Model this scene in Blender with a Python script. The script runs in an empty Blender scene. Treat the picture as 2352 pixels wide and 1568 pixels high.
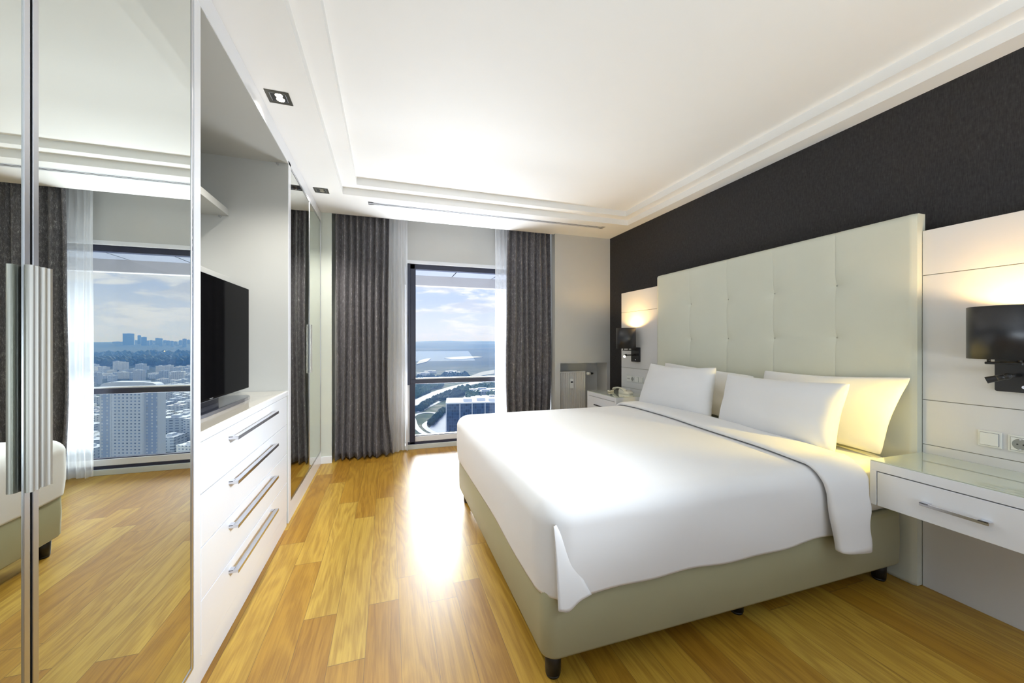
import bpy, bmesh, math, random
from mathutils import Vector, Matrix
sc = bpy.context.scene
COL = sc.collection
random.seed(7)
PI = math.pi

# ------------------------------------------------------------------ camera
FPX = 878.0
YAW = math.atan(285.0/878.0); SY = math.sin(YAW); CY = math.cos(YAW)
EYE = 1.30
cd = bpy.data.cameras.new('camera'); cam = bpy.data.objects.new('camera', cd); COL.objects.link(cam)
cd.sensor_width = 36.0; cd.lens = 36.0*FPX/2352.0
cd.shift_y = 1.0/2352.0
cd.clip_start = 0.02; cd.clip_end = 40000
cam.location = (0, 0, EYE); cam.rotation_euler = (PI/2, 0, -YAW)
sc.camera = cam
sc.view_settings.view_transform = 'Standard'; sc.view_settings.look = 'None'
sc.view_settings.gamma = 1; sc.view_settings.use_curve_mapping = False
sc.view_settings.exposure = 0.42

# ------------------------------------------------------------------ node helpers
def nt_new(name):
    m = bpy.data.materials.new(name); m.use_nodes = True
    nt = m.node_tree; nt.nodes.clear()
    return m, nt
class G:
    """tiny node-graph helper"""
    def __init__(s, nt): s.nt = nt
    def n(s, t, **kw):
        nd = s.nt.nodes.new(t)
        for k, v in kw.items(): setattr(nd, k, v)
        return nd
    def put(s, sock, v):
        if isinstance(v, bpy.types.NodeSocket): s.nt.links.new(v, sock)
        elif v is not None:
            if isinstance(v, (tuple, list)) and len(v) == 3 and sock.type == 'RGBA': v = (*v, 1)
            sock.default_value = v
    def m(s, op, a, b=None, c=None):
        nd = s.n('ShaderNodeMath', operation=op)
        s.put(nd.inputs[0], a); s.put(nd.inputs[1], b)
        if c is not None: s.put(nd.inputs[2], c)
        return nd.outputs[0]
    def xyz(s, v):
        nd = s.n('ShaderNodeSeparateXYZ'); s.put(nd.inputs[0], v); return nd.outputs
    def comb(s, x, y, z):
        nd = s.n('ShaderNodeCombineXYZ'); s.put(nd.inputs[0], x); s.put(nd.inputs[1], y); s.put(nd.inputs[2], z); return nd.outputs[0]
    def noise(s, vec, scale, detail=3, rough=.5, dist=0.0):
        nd = s.n('ShaderNodeTexNoise'); s.put(nd.inputs['Vector'], vec)
        nd.inputs['Scale'].default_value = scale; nd.inputs['Detail'].default_value = detail
        nd.inputs['Roughness'].default_value = rough; nd.inputs['Distortion'].default_value = dist
        return nd.outputs[0]
    def white(s, vec):
        nd = s.n('ShaderNodeTexWhiteNoise', noise_dimensions='3D'); s.put(nd.inputs['Vector'], vec); return nd.outputs['Value']
    def ramp(s, f, stops):
        nd = s.n('ShaderNodeValToRGB'); s.put(nd.inputs[0], f); cr = nd.color_ramp
        while len(cr.elements) < len(stops): cr.elements.new(.5)
        for e, (p, c) in zip(cr.elements, stops):
            e.position = p; e.color = (*c, 1) if len(c) == 3 else c
        return nd.outputs[0]
    def mix(s, f, a, b, bt='MIX'):
        nd = s.n('ShaderNodeMix', data_type='RGBA', blend_type=bt)
        s.put(nd.inputs[0], f); s.put(nd.inputs[6], a); s.put(nd.inputs[7], b); return nd.outputs[2]
    def bump(s, h, strength, dist):
        nd = s.n('ShaderNodeBump'); nd.inputs['Strength'].default_value = strength; nd.inputs['Distance'].default_value = dist
        s.put(nd.inputs['Height'], h); return nd.outputs[0]
    def obj(s): return s.n('ShaderNodeTexCoord').outputs['Object']
    def geo(s): return s.n('ShaderNodeNewGeometry').outputs['Position']
    def out(s, sh):
        o = s.n('ShaderNodeOutputMaterial'); s.nt.links.new(sh, o.inputs[0]); return o
    def pr(s, col, rough=.5, metal=0.0, spec=.5, normal=None, coat=0.0, sheen=0.0):
        p = s.n('ShaderNodeBsdfPrincipled')
        s.put(p.inputs['Base Color'], col); s.put(p.inputs['Roughness'], rough); s.put(p.inputs['Metallic'], metal)
        s.put(p.inputs['Specular IOR Level'], spec)
        if normal is not None: s.put(p.inputs['Normal'], normal)
        p.inputs['Coat Weight'].default_value = coat; p.inputs['Coat Roughness'].default_value = .03
        p.inputs['Sheen Weight'].default_value = sheen
        return p.outputs[0]
def simple(name, col, rough=.5, metal=0.0, spec=.5, coat=0.0, sheen=0.0, var=0.04, vs=6.0, bump=0.0, bs=200.0):
    m, nt = nt_new(name); g = G(nt)
    p = g.geo()
    f = g.noise(p, vs, 3)
    c = g.mix(f, tuple(max(0, x*(1-var)) for x in col), tuple(min(1, x*(1+var)) for x in col))
    nrm = g.bump(g.noise(p, bs, 2), bump, .001) if bump > 0 else None
    g.out(g.pr(c, rough, metal, spec, nrm, coat, sheen)); return m
def emit(name, col, strength):
    m, nt = nt_new(name); g = G(nt)
    e = g.n('ShaderNodeEmission'); e.inputs[0].default_value = (*col, 1); e.inputs[1].default_value = strength
    g.out(e.outputs[0]); return m

# ------------------------------------------------------------------ world sky
w = bpy.data.worlds.new('sky'); sc.world = w; w.use_nodes = True
nt = w.node_tree; nt.nodes.clear(); g = G(nt)
d = g.n('ShaderNodeTexCoord').outputs['Generated']
dx, dy, dz = g.xyz(d)
zc = g.m('MAXIMUM', dz, 0.0)
sky = g.ramp(zc, [(0.0, (.74, .81, .92)), (.10, (.53, .64, .87)), (.35, (.42, .55, .84)), (1.0, (.36, .5, .82))])
den = g.m('ADD', zc, .16)
pv = g.comb(g.m('DIVIDE', dx, den), g.m('DIVIDE', dy, den), 3.1)
cn = g.noise(pv, 1.55, 7, .56, .25)
cl = g.ramp(cn, [(.47, (0, 0, 0)), (.53, (.8, .8, .8)), (.62, (1, 1, 1))])
cn2 = g.noise(g.comb(g.m('DIVIDE', dx, den), g.m('DIVIDE', dy, den), 3.35), 2.6, 5, .55, .2)
ccol = g.ramp(cn2, [(.40, (.62, .67, .78)), (.54, (1.0, 1.0, 1.0))])
skyc = g.mix(cl, sky, ccol)
hz = g.ramp(dz, [(0.0, (1, 1, 1)), (.13, (0, 0, 0))])
skyc = g.mix(g.m('MULTIPLY', hz, .75), skyc, (.84, .87, .93))
below = g.ramp(dz, [(.0, (1, 1, 1)), (.001, (0, 0, 0))])
skyc = g.mix(g.m('LESS_THAN', dz, -.02), skyc, (.45, .50, .52))
bg = g.n('ShaderNodeBackground'); nt.links.new(skyc, bg.inputs[0]); bg.inputs[1].default_value = .88
o = g.n('ShaderNodeOutputWorld'); nt.links.new(bg.outputs[0], o.inputs[0])

# ------------------------------------------------------------------ lights
def aim(o, frm, to):
    o.location = frm
    o.rotation_euler = (Vector(to)-Vector(frm)).to_track_quat('-Z', 'Y').to_euler()
sl = bpy.data.lights.new('sun', 'SUN'); so = bpy.data.objects.new('sun', sl); COL.objects.link(so)
sl.energy = 7.0; sl.angle = math.radians(27); sl.color = (.84, .93, 1.0)
az, el = math.radians(2), math.radians(19)
aim(so, (0, 8, 6), (0-math.sin(az)*math.cos(el), 8-math.cos(az)*math.cos(el), 6-math.sin(el)))
# rectangular area lamps, all added out of view to fill the room
def area(name, loc, to, sx, sy, e, col):
    l = bpy.data.lights.new(name, 'AREA'); o = bpy.data.objects.new(name, l); COL.objects.link(o)
    l.shape = 'RECTANGLE'; l.size = sx; l.size_y = sy; l.energy = e; l.color = col
    aim(o, loc, to); return o
area('rear_fill_uplight', (1.05, -1.45, .9), (1.05, -1.0, 2.68), 2.6, 1.0, 60, (.80, .90, 1.0))  # added lamp behind the camera, aimed up to brighten the ceiling
dl_ = area('drawer_fill_light', (2.68, .02, 2.36), (-.68, 2.45, .75), .5, .25, 10, (.84, .92, 1.0))  # added narrow lamp out of view, brightens the drawer fronts
dl_.data.spread = math.radians(42)
# added lamp hidden below the sill outside, throwing light up onto the ceiling
area('sill_fill_light', (1.05, 5.38, -.42), (1.05, 5.15, 1.6), 1.8, 1.1, 300, (.92, .96, 1.0))

# ------------------------------------------------------------------ mesh helpers
def setp(o, kind=None, label=None, cat=None, group=None):
    if kind: o['kind'] = kind
    if label: o['label'] = label
    if cat: o['category'] = cat
    if group: o['group'] = group
    return o
def thing(name, label, cat, loc=(0, 0, 0), group=None):
    o = bpy.data.objects.new(name, None); COL.objects.link(o); o.location = loc
    o.empty_display_size = .1
    return setp(o, None, label, cat, group)
def obj(name, bm, mat, parent=None, smooth=False, label=None):
    me = bpy.data.meshes.new(name)
    bmesh.ops.recalc_face_normals(bm, faces=bm.faces[:])
    bm.to_mesh(me); bm.free()
    if mat is not None:
        for mm in (mat if isinstance(mat, (list, tuple)) else [mat]): me.materials.append(mm)
    o = bpy.data.objects.new(name, me); COL.objects.link(o)
    if smooth:
        for p in me.polygons: p.use_smooth = True
    if parent is not None:
        o.parent = parent
        pp = Vector((0, 0, 0)); q = parent
        while q is not None: pp += q.location; q = q.parent
        o.location = -pp
    if label: o['label'] = label
    return o
def add_box(bm, x0, x1, y0, y1, z0, z1, bevel=0.0, seg=2, mi=0):
    r = bmesh.ops.create_cube(bm, size=1.0)
    vs = r['verts']
    for v in vs:
        v.co = Vector(((x0+x1)/2+v.co.x*(x1-x0), (y0+y1)/2+v.co.y*(y1-y0), (z0+z1)/2+v.co.z*(z1-z0)))
    fs = {f for v in vs for f in v.link_faces}
    for f in fs: f.material_index = mi
    if bevel > 0:
        es = list({e for v in vs for e in v.link_edges})
        bmesh.ops.bevel(bm, geom=es, offset=bevel, segments=seg, affect='EDGES', profile=.5)
def box(name, x0, x1, y0, y1, z0, z1, mat, parent=None, bevel=0.0, seg=2, label=None, smooth=False):
    bm = bmesh.new(); add_box(bm, x0, x1, y0, y1, z0, z1, bevel, seg)
    return obj(name, bm, mat, parent, smooth, label)
def add_cyl(bm, p0, p1, r0, r1=None, n=24, caps=True, mi=0):
    p0 = Vector(p0); p1 = Vector(p1); r1 = r0 if r1 is None else r1
    ax = (p1-p0).normalized(); a = ax.orthogonal().normalized(); b = ax.cross(a)
    A = [bm.verts.new(p0+(a*math.cos(2*PI*i/n)+b*math.sin(2*PI*i/n))*r0) for i in range(n)]
    B = [bm.verts.new(p1+(a*math.cos(2*PI*i/n)+b*math.sin(2*PI*i/n))*r1) for i in range(n)]
    for i in range(n):
        f = bm.faces.new((A[i], A[(i+1) % n], B[(i+1) % n], B[i])); f.smooth = True; f.material_index = mi
    if caps:
        f = bm.faces.new(A[::-1]); f.material_index = mi; f = bm.faces.new(B); f.material_index = mi
def cyl(name, p0, p1, r0, mat, parent=None, r1=None, n=24, label=None):
    bm = bmesh.new(); add_cyl(bm, p0, p1, r0, r1, n); return obj(name, bm, mat, parent, False, label)
def add_tube(bm, pts, r, n=8, closed=False):
    pts = [Vector(p) for p in pts]; rings = []
    for i, p in enumerate(pts):
        a = pts[max(i-1, 0)]; b = pts[min(i+1, len(pts)-1)]
        t = (b-a).normalized(); u = t.cross(Vector((0, 0, 1)))
        if u.length < 1e-3: u = t.orthogonal()
        u.normalize(); v = t.cross(u)
        rings.append([bm.verts.new(p+(u*math.cos(2*PI*k/n)+v*math.sin(2*PI*k/n))*r) for k in range(n)])
    for a, b in zip(rings, rings[1:]):
        for k in range(n):
            f = bm.faces.new((a[k], a[(k+1) % n], b[(k+1) % n], b[k])); f.smooth = True
    bm.faces.new(rings[0][::-1]); bm.faces.new(rings[-1])
def add_grid(bm, P, nu, nv, closed_u=False):
    """P(i,j)->co, i in 0..nu, j in 0..nv"""
    V = [[bm.verts.new(P(i, j)) for j in range(nv+1)] for i in range(nu if closed_u else nu+1)]
    for i in range(nu):
        for j in range(nv):
            f = bm.faces.new((V[i][j], V[(i+1) % len(V)][j], V[(i+1) % len(V)][j+1], V[i][j+1])); f.smooth = True
    return V
def add_prism(bm, poly, axis, a0, a1, smooth=False):
    """extrude a 2D polygon along axis ('x','y','z')"""
    def co(p, a):
        return {'x': (a, p[0], p[1]), 'y': (p[0], a, p[1]), 'z': (p[0], p[1], a)}[axis]
    A = [bm.verts.new(co(p, a0)) for p in poly]; B = [bm.verts.new(co(p, a1)) for p in poly]
    n = len(poly)
    for i in range(n):
        f = bm.faces.new((A[i], A[(i+1) % n], B[(i+1) % n], B[i])); f.smooth = smooth
    bm.faces.new(A[::-1]); bm.faces.new(B)
def subsurf(o, lv=1):
    m = o.modifiers.new('s', 'SUBSURF'); m.levels = lv; m.render_levels = lv
def smoothstep(a, b, x):
    t = max(0, min(1, (x-a)/(b-a))); return t*t*(3-2*t)
def vnoise(x, y=0.0, seed=0):
    def h(i, j):
        s = math.sin(i*127.1+j*311.7+seed*74.7)*43758.5453; return s-math.floor(s)
    i, j = math.floor(x), math.floor(y); u, v = x-i, y-j
    u = u*u*(3-2*u); v = v*v*(3-2*v)
    return (h(i, j)*(1-u)+h(i+1, j)*u)*(1-v)+(h(i, j+1)*(1-u)+h(i+1, j+1)*u)*v

# ------------------------------------------------------------------ materials
M = {}
M['ceiling'] = simple('ceiling_paint', (.93, .925, .905), .6, var=.01)
M['wall'] = simple('wall_paint', (.55, .55, .53), .6, var=.02, bump=.15, bs=260)
M['wall_left'] = simple('wall_green_grey', (.62, .66, .60), .6, var=.02)
M['white_lacquer'] = simple('white_lacquer', (.90, .92, .96), .22, var=.01, coat=.3)
M['panel_lacquer'] = simple('panel_lacquer', (.72, .72, .725), .25, var=.01, coat=.2)
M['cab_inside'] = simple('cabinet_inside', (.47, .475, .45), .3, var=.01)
M['top_gloss'] = simple('chest_top_gloss', (.66, .62, .53), .08, var=.01, coat=.5)
M['glass_top'] = simple('back_painted_glass', (.58, .63, .52), .03, var=.01, coat=1.0)
M['chrome'] = simple('brushed_chrome', (.72, .73, .78), .18, metal=1, var=.02)
M['alu'] = simple('anodised_aluminium', (.62, .63, .66), .30, metal=1, var=.02)
M['handle_metal'] = simple('satin_handle_metal', (.50, .49, .45), .45, metal=1, var=.02)
M['dark_gap'] = simple('near_black_fill', (.02, .02, .022), .5)  # near-black; stands in for shade in gaps, slots and the nightstand interior
M['black_metal'] = simple('black_metal', (.02, .02, .022), .35, var=.1)
M['black_shade'] = simple('black_shade', (.018, .018, .021), .33, spec=.6, var=.25, vs=240, bump=.25, bs=600)
M['black_leg'] = simple('black_leg', (.012, .012, .013), .4)
M['screen'] = simple('tv_screen', (.003, .003, .0035), .06, spec=.012, var=0)
M['tv_body'] = simple('tv_body', (.02, .02, .024), .15, var=0)
M['mirror'] = simple('tinted_mirror', (.67, .70, .66), .0, metal=1, var=0)
M['frame_dark'] = simple('window_frame_navy', (.028, .033, .065), .35, spec=.5, var=.05)
M['frame_white'] = simple('window_trim_white', (.80, .82, .86), .35, var=.01)
M['linen'] = simple('white_linen', (.80, .80, .805), .85, spec=.15, sheen=.1, var=.008, bump=.08, bs=700)
M['sheet'] = simple('white_sheet', (.88, .875, .85), .85, spec=.15, var=.01)
M['leather'] = simple('olive_beige_leatherette', (.38, .37, .24), .42, spec=.4, var=.03, vs=9, bump=.08, bs=500)
M['head_leather'] = simple('headboard_leatherette', (.66, .67, .565), .40, spec=.45, var=.03, vs=5, bump=.08, bs=500)
M['plastic'] = simple('switch_plastic', (.80, .81, .78), .25, var=.01)
M['cream_plastic'] = simple('cream_plastic', (.78, .75, .62), .35, var=.02)
M['socket_dark'] = simple('socket_dark', (.12, .12, .12), .5)
M['radiator'] = simple('radiator_enamel', (.64, .63, .60), .35, var=.02)
M['lamp_glow'] = emit('lamp_glow', (1.0, .80, .45), 14)
M['down_glow'] = emit('downlight_glow', (1.0, .88, .70), 9)
M['inner_white'] = simple('shade_inner', (.75, .62, .38), .6)
M['bronze'] = simple('downlight_bronze', (.10, .095, .08), .35, metal=.6)
M['reflector'] = simple('downlight_reflector', (.80, .72, .60), .12, metal=1)
M['button'] = simple('tuft_button', (.42, .42, .34), .4)

# dark wallpaper with vertical fibres
m, nt = nt_new('charcoal_textile_wallpaper'); g = G(nt); p = g.geo(); X, Y, Z = g.xyz(p)
fib = g.noise(g.comb(X, g.m('MULTIPLY', Y, 260), g.m('MULTIPLY', Z, 26)), 1.0, 4, .6)
fib2 = g.noise(g.comb(X, g.m('MULTIPLY', Y, 60), g.m('MULTIPLY', Z, 60)), 1.0, 3, .6)
c = g.ramp(g.m('ADD', g.m('MULTIPLY', fib, .65), g.m('MULTIPLY', fib2, .35)), [(.32, (.019, .0175, .018)), (.62, (.043, .040, .041)), (.78, (.085, .080, .078))])
g.out(g.pr(c, .65, spec=.25, normal=g.bump(fib, .3, .001))); M['wallpaper'] = m

# oak floor boards running toward the window (along Y)
m, nt = nt_new('oak_floor'); g = G(nt); p = g.geo(); X, Y, Z = g.xyz(p)
W_ = .142
xs = g.m('DIVIDE', g.m('ADD', X, 10.03), W_); row = g.m('FLOOR', xs); fx = g.m('FRACT', xs)
r1 = g.white(g.comb(row, 3.0, 1.0))
ys = g.m('DIVIDE', g.m('ADD', g.m('ADD', Y, 20.0), g.m('MULTIPLY', r1, 7.0)), 1.35)
colm = g.m('FLOOR', ys); fy = g.m('FRACT', ys)
rid = g.white(g.comb(row, colm, 5.0)); rid2 = g.white(g.comb(row, colm, 9.0))
off = g.m('MULTIPLY', rid, 37.0)
warp = g.noise(g.comb(g.m('MULTIPLY', X, 5.0), g.m('MULTIPLY', Y, .55), off), 1.0, 4, .55, .6)
rings = g.m('SINE', g.m('MULTIPLY', g.m('ADD', warp, g.m('MULTIPLY', X, .4)), 60.0))
fine = g.noise(g.comb(g.m('MULTIPLY', X, 130.0), g.m('MULTIPLY', Y, 3.6), off), 1.0, 5, .68, .5)
grain = g.m('ADD', g.m('MULTIPLY', g.m('MULTIPLY_ADD', rings, .5, .5), .20), g.m('MULTIPLY', fine, .80))
base = g.ramp(rid2, [(0.0, (.39, .195, .018)), (.4, (.45, .245, .025)), (.75, (.50, .29, .034)), (1.0, (.57, .37, .060))])
dark = g.mix(1.0, base, (.66, .58, .46), 'MULTIPLY')
colr = g.mix(g.ramp(grain, [(.30, (0, 0, 0)), (.66, (1, 1, 1))]), dark, base)
knot = g.noise(g.comb(g.m('MULTIPLY', X, 9.0), g.m('MULTIPLY', Y, 3.2), off), 1.0, 2)
colr = g.mix(g.ramp(knot, [(.76, (0, 0, 0)), (.82, (1, 1, 1))]), colr, (.20, .10, .03))
ex = g.m('MINIMUM', fx, g.m('SUBTRACT', 1.0, fx)); ey = g.m('MINIMUM', fy, g.m('SUBTRACT', 1.0, fy))
gap = g.m('MAXIMUM', g.m('LESS_THAN', ex, .008), g.m('LESS_THAN', ey, .0013))
colr = g.mix(g.m('MULTIPLY', gap, .65), colr, (.13, .07, .02))
rg = g.m('ADD', .36, g.m('MULTIPLY', fine, .10))
g.out(g.pr(colr, rg, spec=.5, normal=g.bump(g.m('SUBTRACT', g.m('MULTIPLY', fine, .4), gap), .12, .002)))
M['floor'] = m

# dark curtain cloth with pale slub flecks
m, nt = nt_new('charcoal_slub_curtain'); g = G(nt); p = g.geo(); X, Y, Z = g.xyz(p)
fl = g.noise(g.comb(g.m('MULTIPLY', X, 260), g.m('MULTIPLY', Y, 260), g.m('MULTIPLY', Z, 110)), 1.0, 3, .6)
fl2 = g.noise(g.comb(g.m('MULTIPLY', X, 120), g.m('MULTIPLY', Y, 120), g.m('MULTIPLY', Z, 34)), 1.0, 3, .6)
fl3 = g.noise(p, 22.0, 2)
mask = g.m('ADD', g.m('ADD', g.m('MULTIPLY', fl, .5), g.m('MULTIPLY', fl2, .5)), g.m('MULTIPLY', g.m('SUBTRACT', fl3, .5), .22))
c = g.ramp(mask, [(.36, (.095, .090, .098)), (.54, (.165, .157, .168)), (.62, (.30, .29, .30)), (.70, (.58, .57, .58))])
sh = g.pr(c, .85, spec=.15, sheen=.15, normal=g.bump(fl, .25, .001))
g.out(sh); M['curtain'] = m
# sheer
m, nt = nt_new('sheer_voile'); g = G(nt)
tr = g.n('ShaderNodeBsdfTransparent'); tl = g.n('ShaderNodeBsdfTranslucent'); tl.inputs[0].default_value = (.93, .94, .97, 1)
df = g.n('ShaderNodeBsdfDiffuse'); df.inputs[0].default_value = (.93, .94, .96, 1)
ms = g.n('ShaderNodeMixShader'); ms.inputs[0].default_value = .5; nt.links.new(tl.outputs[0], ms.inputs[1]); nt.links.new(df.outputs[0], ms.inputs[2])
ms2 = g.n('ShaderNodeMixShader'); ms2.inputs[0].default_value = .62; nt.links.new(tr.outputs[0], ms2.inputs[1]); nt.links.new(ms.outputs[0], ms2.inputs[2])
g.out(ms2.outputs[0]); M['sheer'] = m
# window glass
m, nt = nt_new('window_glass'); g = G(nt)
tr = g.n('ShaderNodeBsdfTransparent'); tr.inputs[0].default_value = (.97, .98, 1, 1)
gl = g.n('ShaderNodeBsdfGlossy'); gl.inputs['Roughness'].default_value = 0.0
fc_ = g.n('ShaderNodeLayerWeight').outputs['Facing']
lw_o = g.m('MULTIPLY_ADD', g.m('POWER', fc_, 5.0), .45, .018)
ms = g.n('ShaderNodeMixShader'); nt.links.new(lw_o, ms.inputs[0]); nt.links.new(tr.outputs[0], ms.inputs[1]); nt.links.new(gl.outputs[0], ms.inputs[2])
g.out(ms.outputs[0]); M['glass'] = m

# ------------------------------------------------------------------ room shell
XR = 2.83; XL = -.679; CH = 2.68; YB = -2.2; YW = 4.78
def struct(o): o['kind'] = 'structure'; return o
struct(box('floor', -1.35, XR+.1, YB, 4.86, -.12, 0, M['floor']))
# ceiling with two-step tray
bm = bmesh.new()
TO = (-.40, 2.70, -1.2, 3.885); TI = (-.272, 2.60, -1.09, 3.775)
def ring(bm, a, b, z0, z1):
    pass
def rect(z, r): return [(r[0], r[2], z), (r[1], r[2], z), (r[1], r[3], z), (r[0], r[3], z)]
outer = rect(CH, (-1.35, XR+.1, YB, 4.50))
loops = [outer, rect(CH, TO), rect(CH+.062, TO), rect(CH+.062, TI), rect(CH+.124, TI)]
LV = [[bm.verts.new(p) for p in l] for l in loops]
for a, b in zip(LV, LV[1:]):
    for i in range(4): bm.faces.new((a[i], a[(i+1) % 4], b[(i+1) % 4], b[i]))
bm.faces.new(LV[-1])
top = [bm.verts.new((p[0], p[1], 2.95)) for p in outer]
for i in range(4): bm.faces.new((LV[0][i], LV[0][(i+1) % 4], top[(i+1) % 4], top[i]))
bm.faces.new(top)
struct(obj('ceiling', bm, M['ceiling']))
# curtain pocket behind the ceiling edge
struct(box('trim_1', -1.35, XR+.1, 4.50, 5.0, 2.90, 2.95, M['ceiling']))
struct(box('wall_right', XR, XR+.1, YB, 4.95, 0, 2.95, M['wallpaper']))
struct(box('wall_left', -1.35, -1.25, YB, 5.0, 0, 2.95, M['wall']))
# far wall around the window (opening x .20..1.95, z .05..2.26)
bm = bmesh.new()
add_box(bm, -1.3, .195, YW, 4.95, 0, 2.92); add_box(bm, 1.95, XR, YW, 4.95, 0, 2.92)
add_box(bm, .195, 1.95, YW, 4.95, 2.285, 2.92)
struct(obj('wall_window', bm, M['wall']))
# stub wall left of curtain
struct(box('wall_stub', -1.25, -.575, 4.505, YW, 0, 2.90, M['wall_left']))
struct(box('baseboard_stub', XL, -.572, 4.495, 4.507, 0, .075, M['frame_white'], bevel=.002))
# right column with radiator niche
CX0 = 2.025
bm = bmesh.new()
NX0, NX1, NZ = 2.10, 2.782, 1.025
add_box(bm, CX0, NX0, 4.465, YW, 0, 2.90); add_box(bm, NX1, XR, 4.465, YW, 0, 2.90)
add_box(bm, NX0, NX1, 4.465, YW, NZ, 2.90); add_box(bm, NX0, NX1, 4.72, YW, 0, NZ)
struct(obj('wall_column', bm, M['wall']))
# back wall behind the camera; its wide opening is added to let daylight in
bm = bmesh.new()
add_box(bm, -1.35, -.5, YB-.1, YB, 0, 2.95); add_box(bm, 2.6, XR+.1, YB-.1, YB, 0, 2.95)
add_box(bm, -.5, 2.6, YB-.1, YB, 2.4, 2.95); add_box(bm, -.5, 2.6, YB-.1, YB, 0, .3)
struct(obj('wall_back', bm, M['wall']))

# ------------------------------------------------------------------ window
wn = bpy.data.objects.new('window_1', None); COL.objects.link(wn); wn.location = (1.07, 4.8, 0); wn['kind'] = 'structure'
bm = bmesh.new()
add_box(bm, .206, 1.95, 4.785, 4.86, 2.185, 2.245, .004)      # head
add_box(bm, .252, .315, 4.785, 4.86, .06, 2.245, .003)         # jamb left
add_box(bm, 1.885, 1.95, 4.785, 4.86, .06, 2.245, .003)
add_box(bm, .206, 1.95, 4.785, 4.86, .055, .085, .003)        # bottom
obj('window_frame', bm, M['frame_dark'], wn)
bm = bmesh.new()
add_box(bm, .208, .258, 4.765, 4.84, .78, 2.235, .004)
add_box(bm, .315, .322, 4.79, 4.83, .84, 2.19)
obj('sash_stile', bm, M['frame_dark'], wn)
bm = bmesh.new(); add_box(bm, .206, .252, 4.80, 4.86, .06, .78, .002)
obj('side_trim', bm, M['frame_white'], wn)
box('transom', .25, 1.95, 4.775, 4.86, .790, .842, M['frame_dark'], wn, .006)
box('transom_bead', .315, 1.885, 4.79, 4.84, .843, .858, M['frame_white'], wn, .003)
box('bottom_bead', .315, 1.885, 4.788, 4.85, .086, .150, M['frame_white'], wn, .004)
box('bottom_dark_strip', .315, 1.885, 4.80, 4.85, .150, .158, M['frame_dark'], wn)  # thin strip in the dark frame colour on top of the bead
box('head_trim', .19, 1.96, 4.765, 4.80, 2.247, 2.288, M['frame_white'], wn, .003)
box('window_sill', .19, 1.96, 4.765, 4.86, 0.0, .055, simple('sill_grey', (.62, .66, .64), .4), wn, .003)
box('pane', .315, 1.885, 4.815, 4.821, .84, 2.19, M['glass'], wn)
box('pane', .315, 1.885, 4.815, 4.821, .09, .79, M['glass'], wn)
cyl('window_handle', (.225, 4.76, 1.28), (.225, 4.755, 1.62), .007, M['black_metal'], wn)

struct(box('added_ledge', -1.5, 4.0, 4.90, 6.2, -.62, -.56, simple('added_ledge_white', (.75, .76, .78), .7)))  # unseen slab added beneath the fill lamp outside the window
# ------------------------------------------------------------------ exterior overhang
t = thing('canopy', 'white canopy board with metal soffit hanging outside above the window', 'canopy', (1.0, 5.6, 2.1))
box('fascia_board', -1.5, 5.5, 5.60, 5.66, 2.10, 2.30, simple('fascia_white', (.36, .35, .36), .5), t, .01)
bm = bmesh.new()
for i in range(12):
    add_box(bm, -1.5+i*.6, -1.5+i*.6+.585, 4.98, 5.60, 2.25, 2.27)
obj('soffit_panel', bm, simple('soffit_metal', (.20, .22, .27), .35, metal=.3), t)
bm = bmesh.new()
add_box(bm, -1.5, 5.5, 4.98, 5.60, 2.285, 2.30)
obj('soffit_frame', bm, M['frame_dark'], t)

# ------------------------------------------------------------------ curtains
def curtain(name, label, x0, x1, y0, folds, amp, mat, seed, ztop, zbot, wob=.012, thick=.003, kick=0.0, pinch=0.0, gname=None, shr=0.0):
    bm = bmesh.new(); nu = folds*14; nv = 46
    rnd = random.Random(seed)
    ph = [rnd.uniform(-.25, .25) for _ in range(folds+2)]; am = [rnd.uniform(.7, 1.15) for _ in range(folds+2)]
    def P(i, j):
        u = i/nu; v = j/nv; z = zbot+(ztop-zbot)*v
        k = u*folds; f = int(min(k, folds-1e-6)); 
        uu = u+(ph[f]*(1-(k-f))+ph[f+1]*(k-f))*.35/folds
        a = amp*(am[f]*(1-(k-f))+am[f+1]*(k-f))*(1-.25*v)
        s = math.sin(2*PI*k+ .5*math.sin(v*3+f*1.7)); s = 2*((s+1)/2)**.6-1
        x = x0+(x1-x0)*uu+wob*(vnoise(u*4, v*3.5, seed)-.5)*2*(1-v*.6)
        x += kick*(1-smoothstep(0, .18, v))*smoothstep(.75, 1, u)
        x += shr*(math.sin(v*PI))*(.5-u)
        x += .35*a*math.cos(2*PI*k)*.4
        zb = z+(.008*math.sin(k*2.3+seed) if j == 0 else 0)
        return (x, y0-a*s+.01*math.sin(v*5+u*9), zb)
    add_grid(bm, P, nu, nv)
    o = obj(name, bm, mat, None, True)
    if thick: 
        md = o.modifiers.new('t', 'SOLIDIFY'); md.thickness = thick
    setp(o, None, label, 'curtain', gname); return o
curtain('curtain', 'dark grey slubbed blackout curtain hanging left of the window beside the mirrored wardrobe', -.545, .012, 4.570, 8, .062, M['curtain'], 3, 2.84, .02, kick=.03, shr=.03)
curtain('curtain', 'dark grey slubbed blackout curtain hanging right of the window beside the wall column', 1.415, 1.985, 4.570, 7, .056, M['curtain'], 11, 2.84, .02, shr=-.05)
curtain('sheer_curtain', 'white sheer curtain hanging left of the window glass', -.06, .215, 4.675, 5, .026, M['sheer'], 5, 2.84, .02, wob=.01, thick=0)
curtain('sheer_curtain', 'white sheer curtain hanging right of the window glass', 1.285, 1.55, 4.675, 5, .026, M['sheer'], 8, 2.84, .02, wob=.01, thick=0)
t = thing('curtain_track', 'white curtain track hidden in the ceiling slot above the window', 'curtain track', (.7, 4.6, 2.86))
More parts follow.
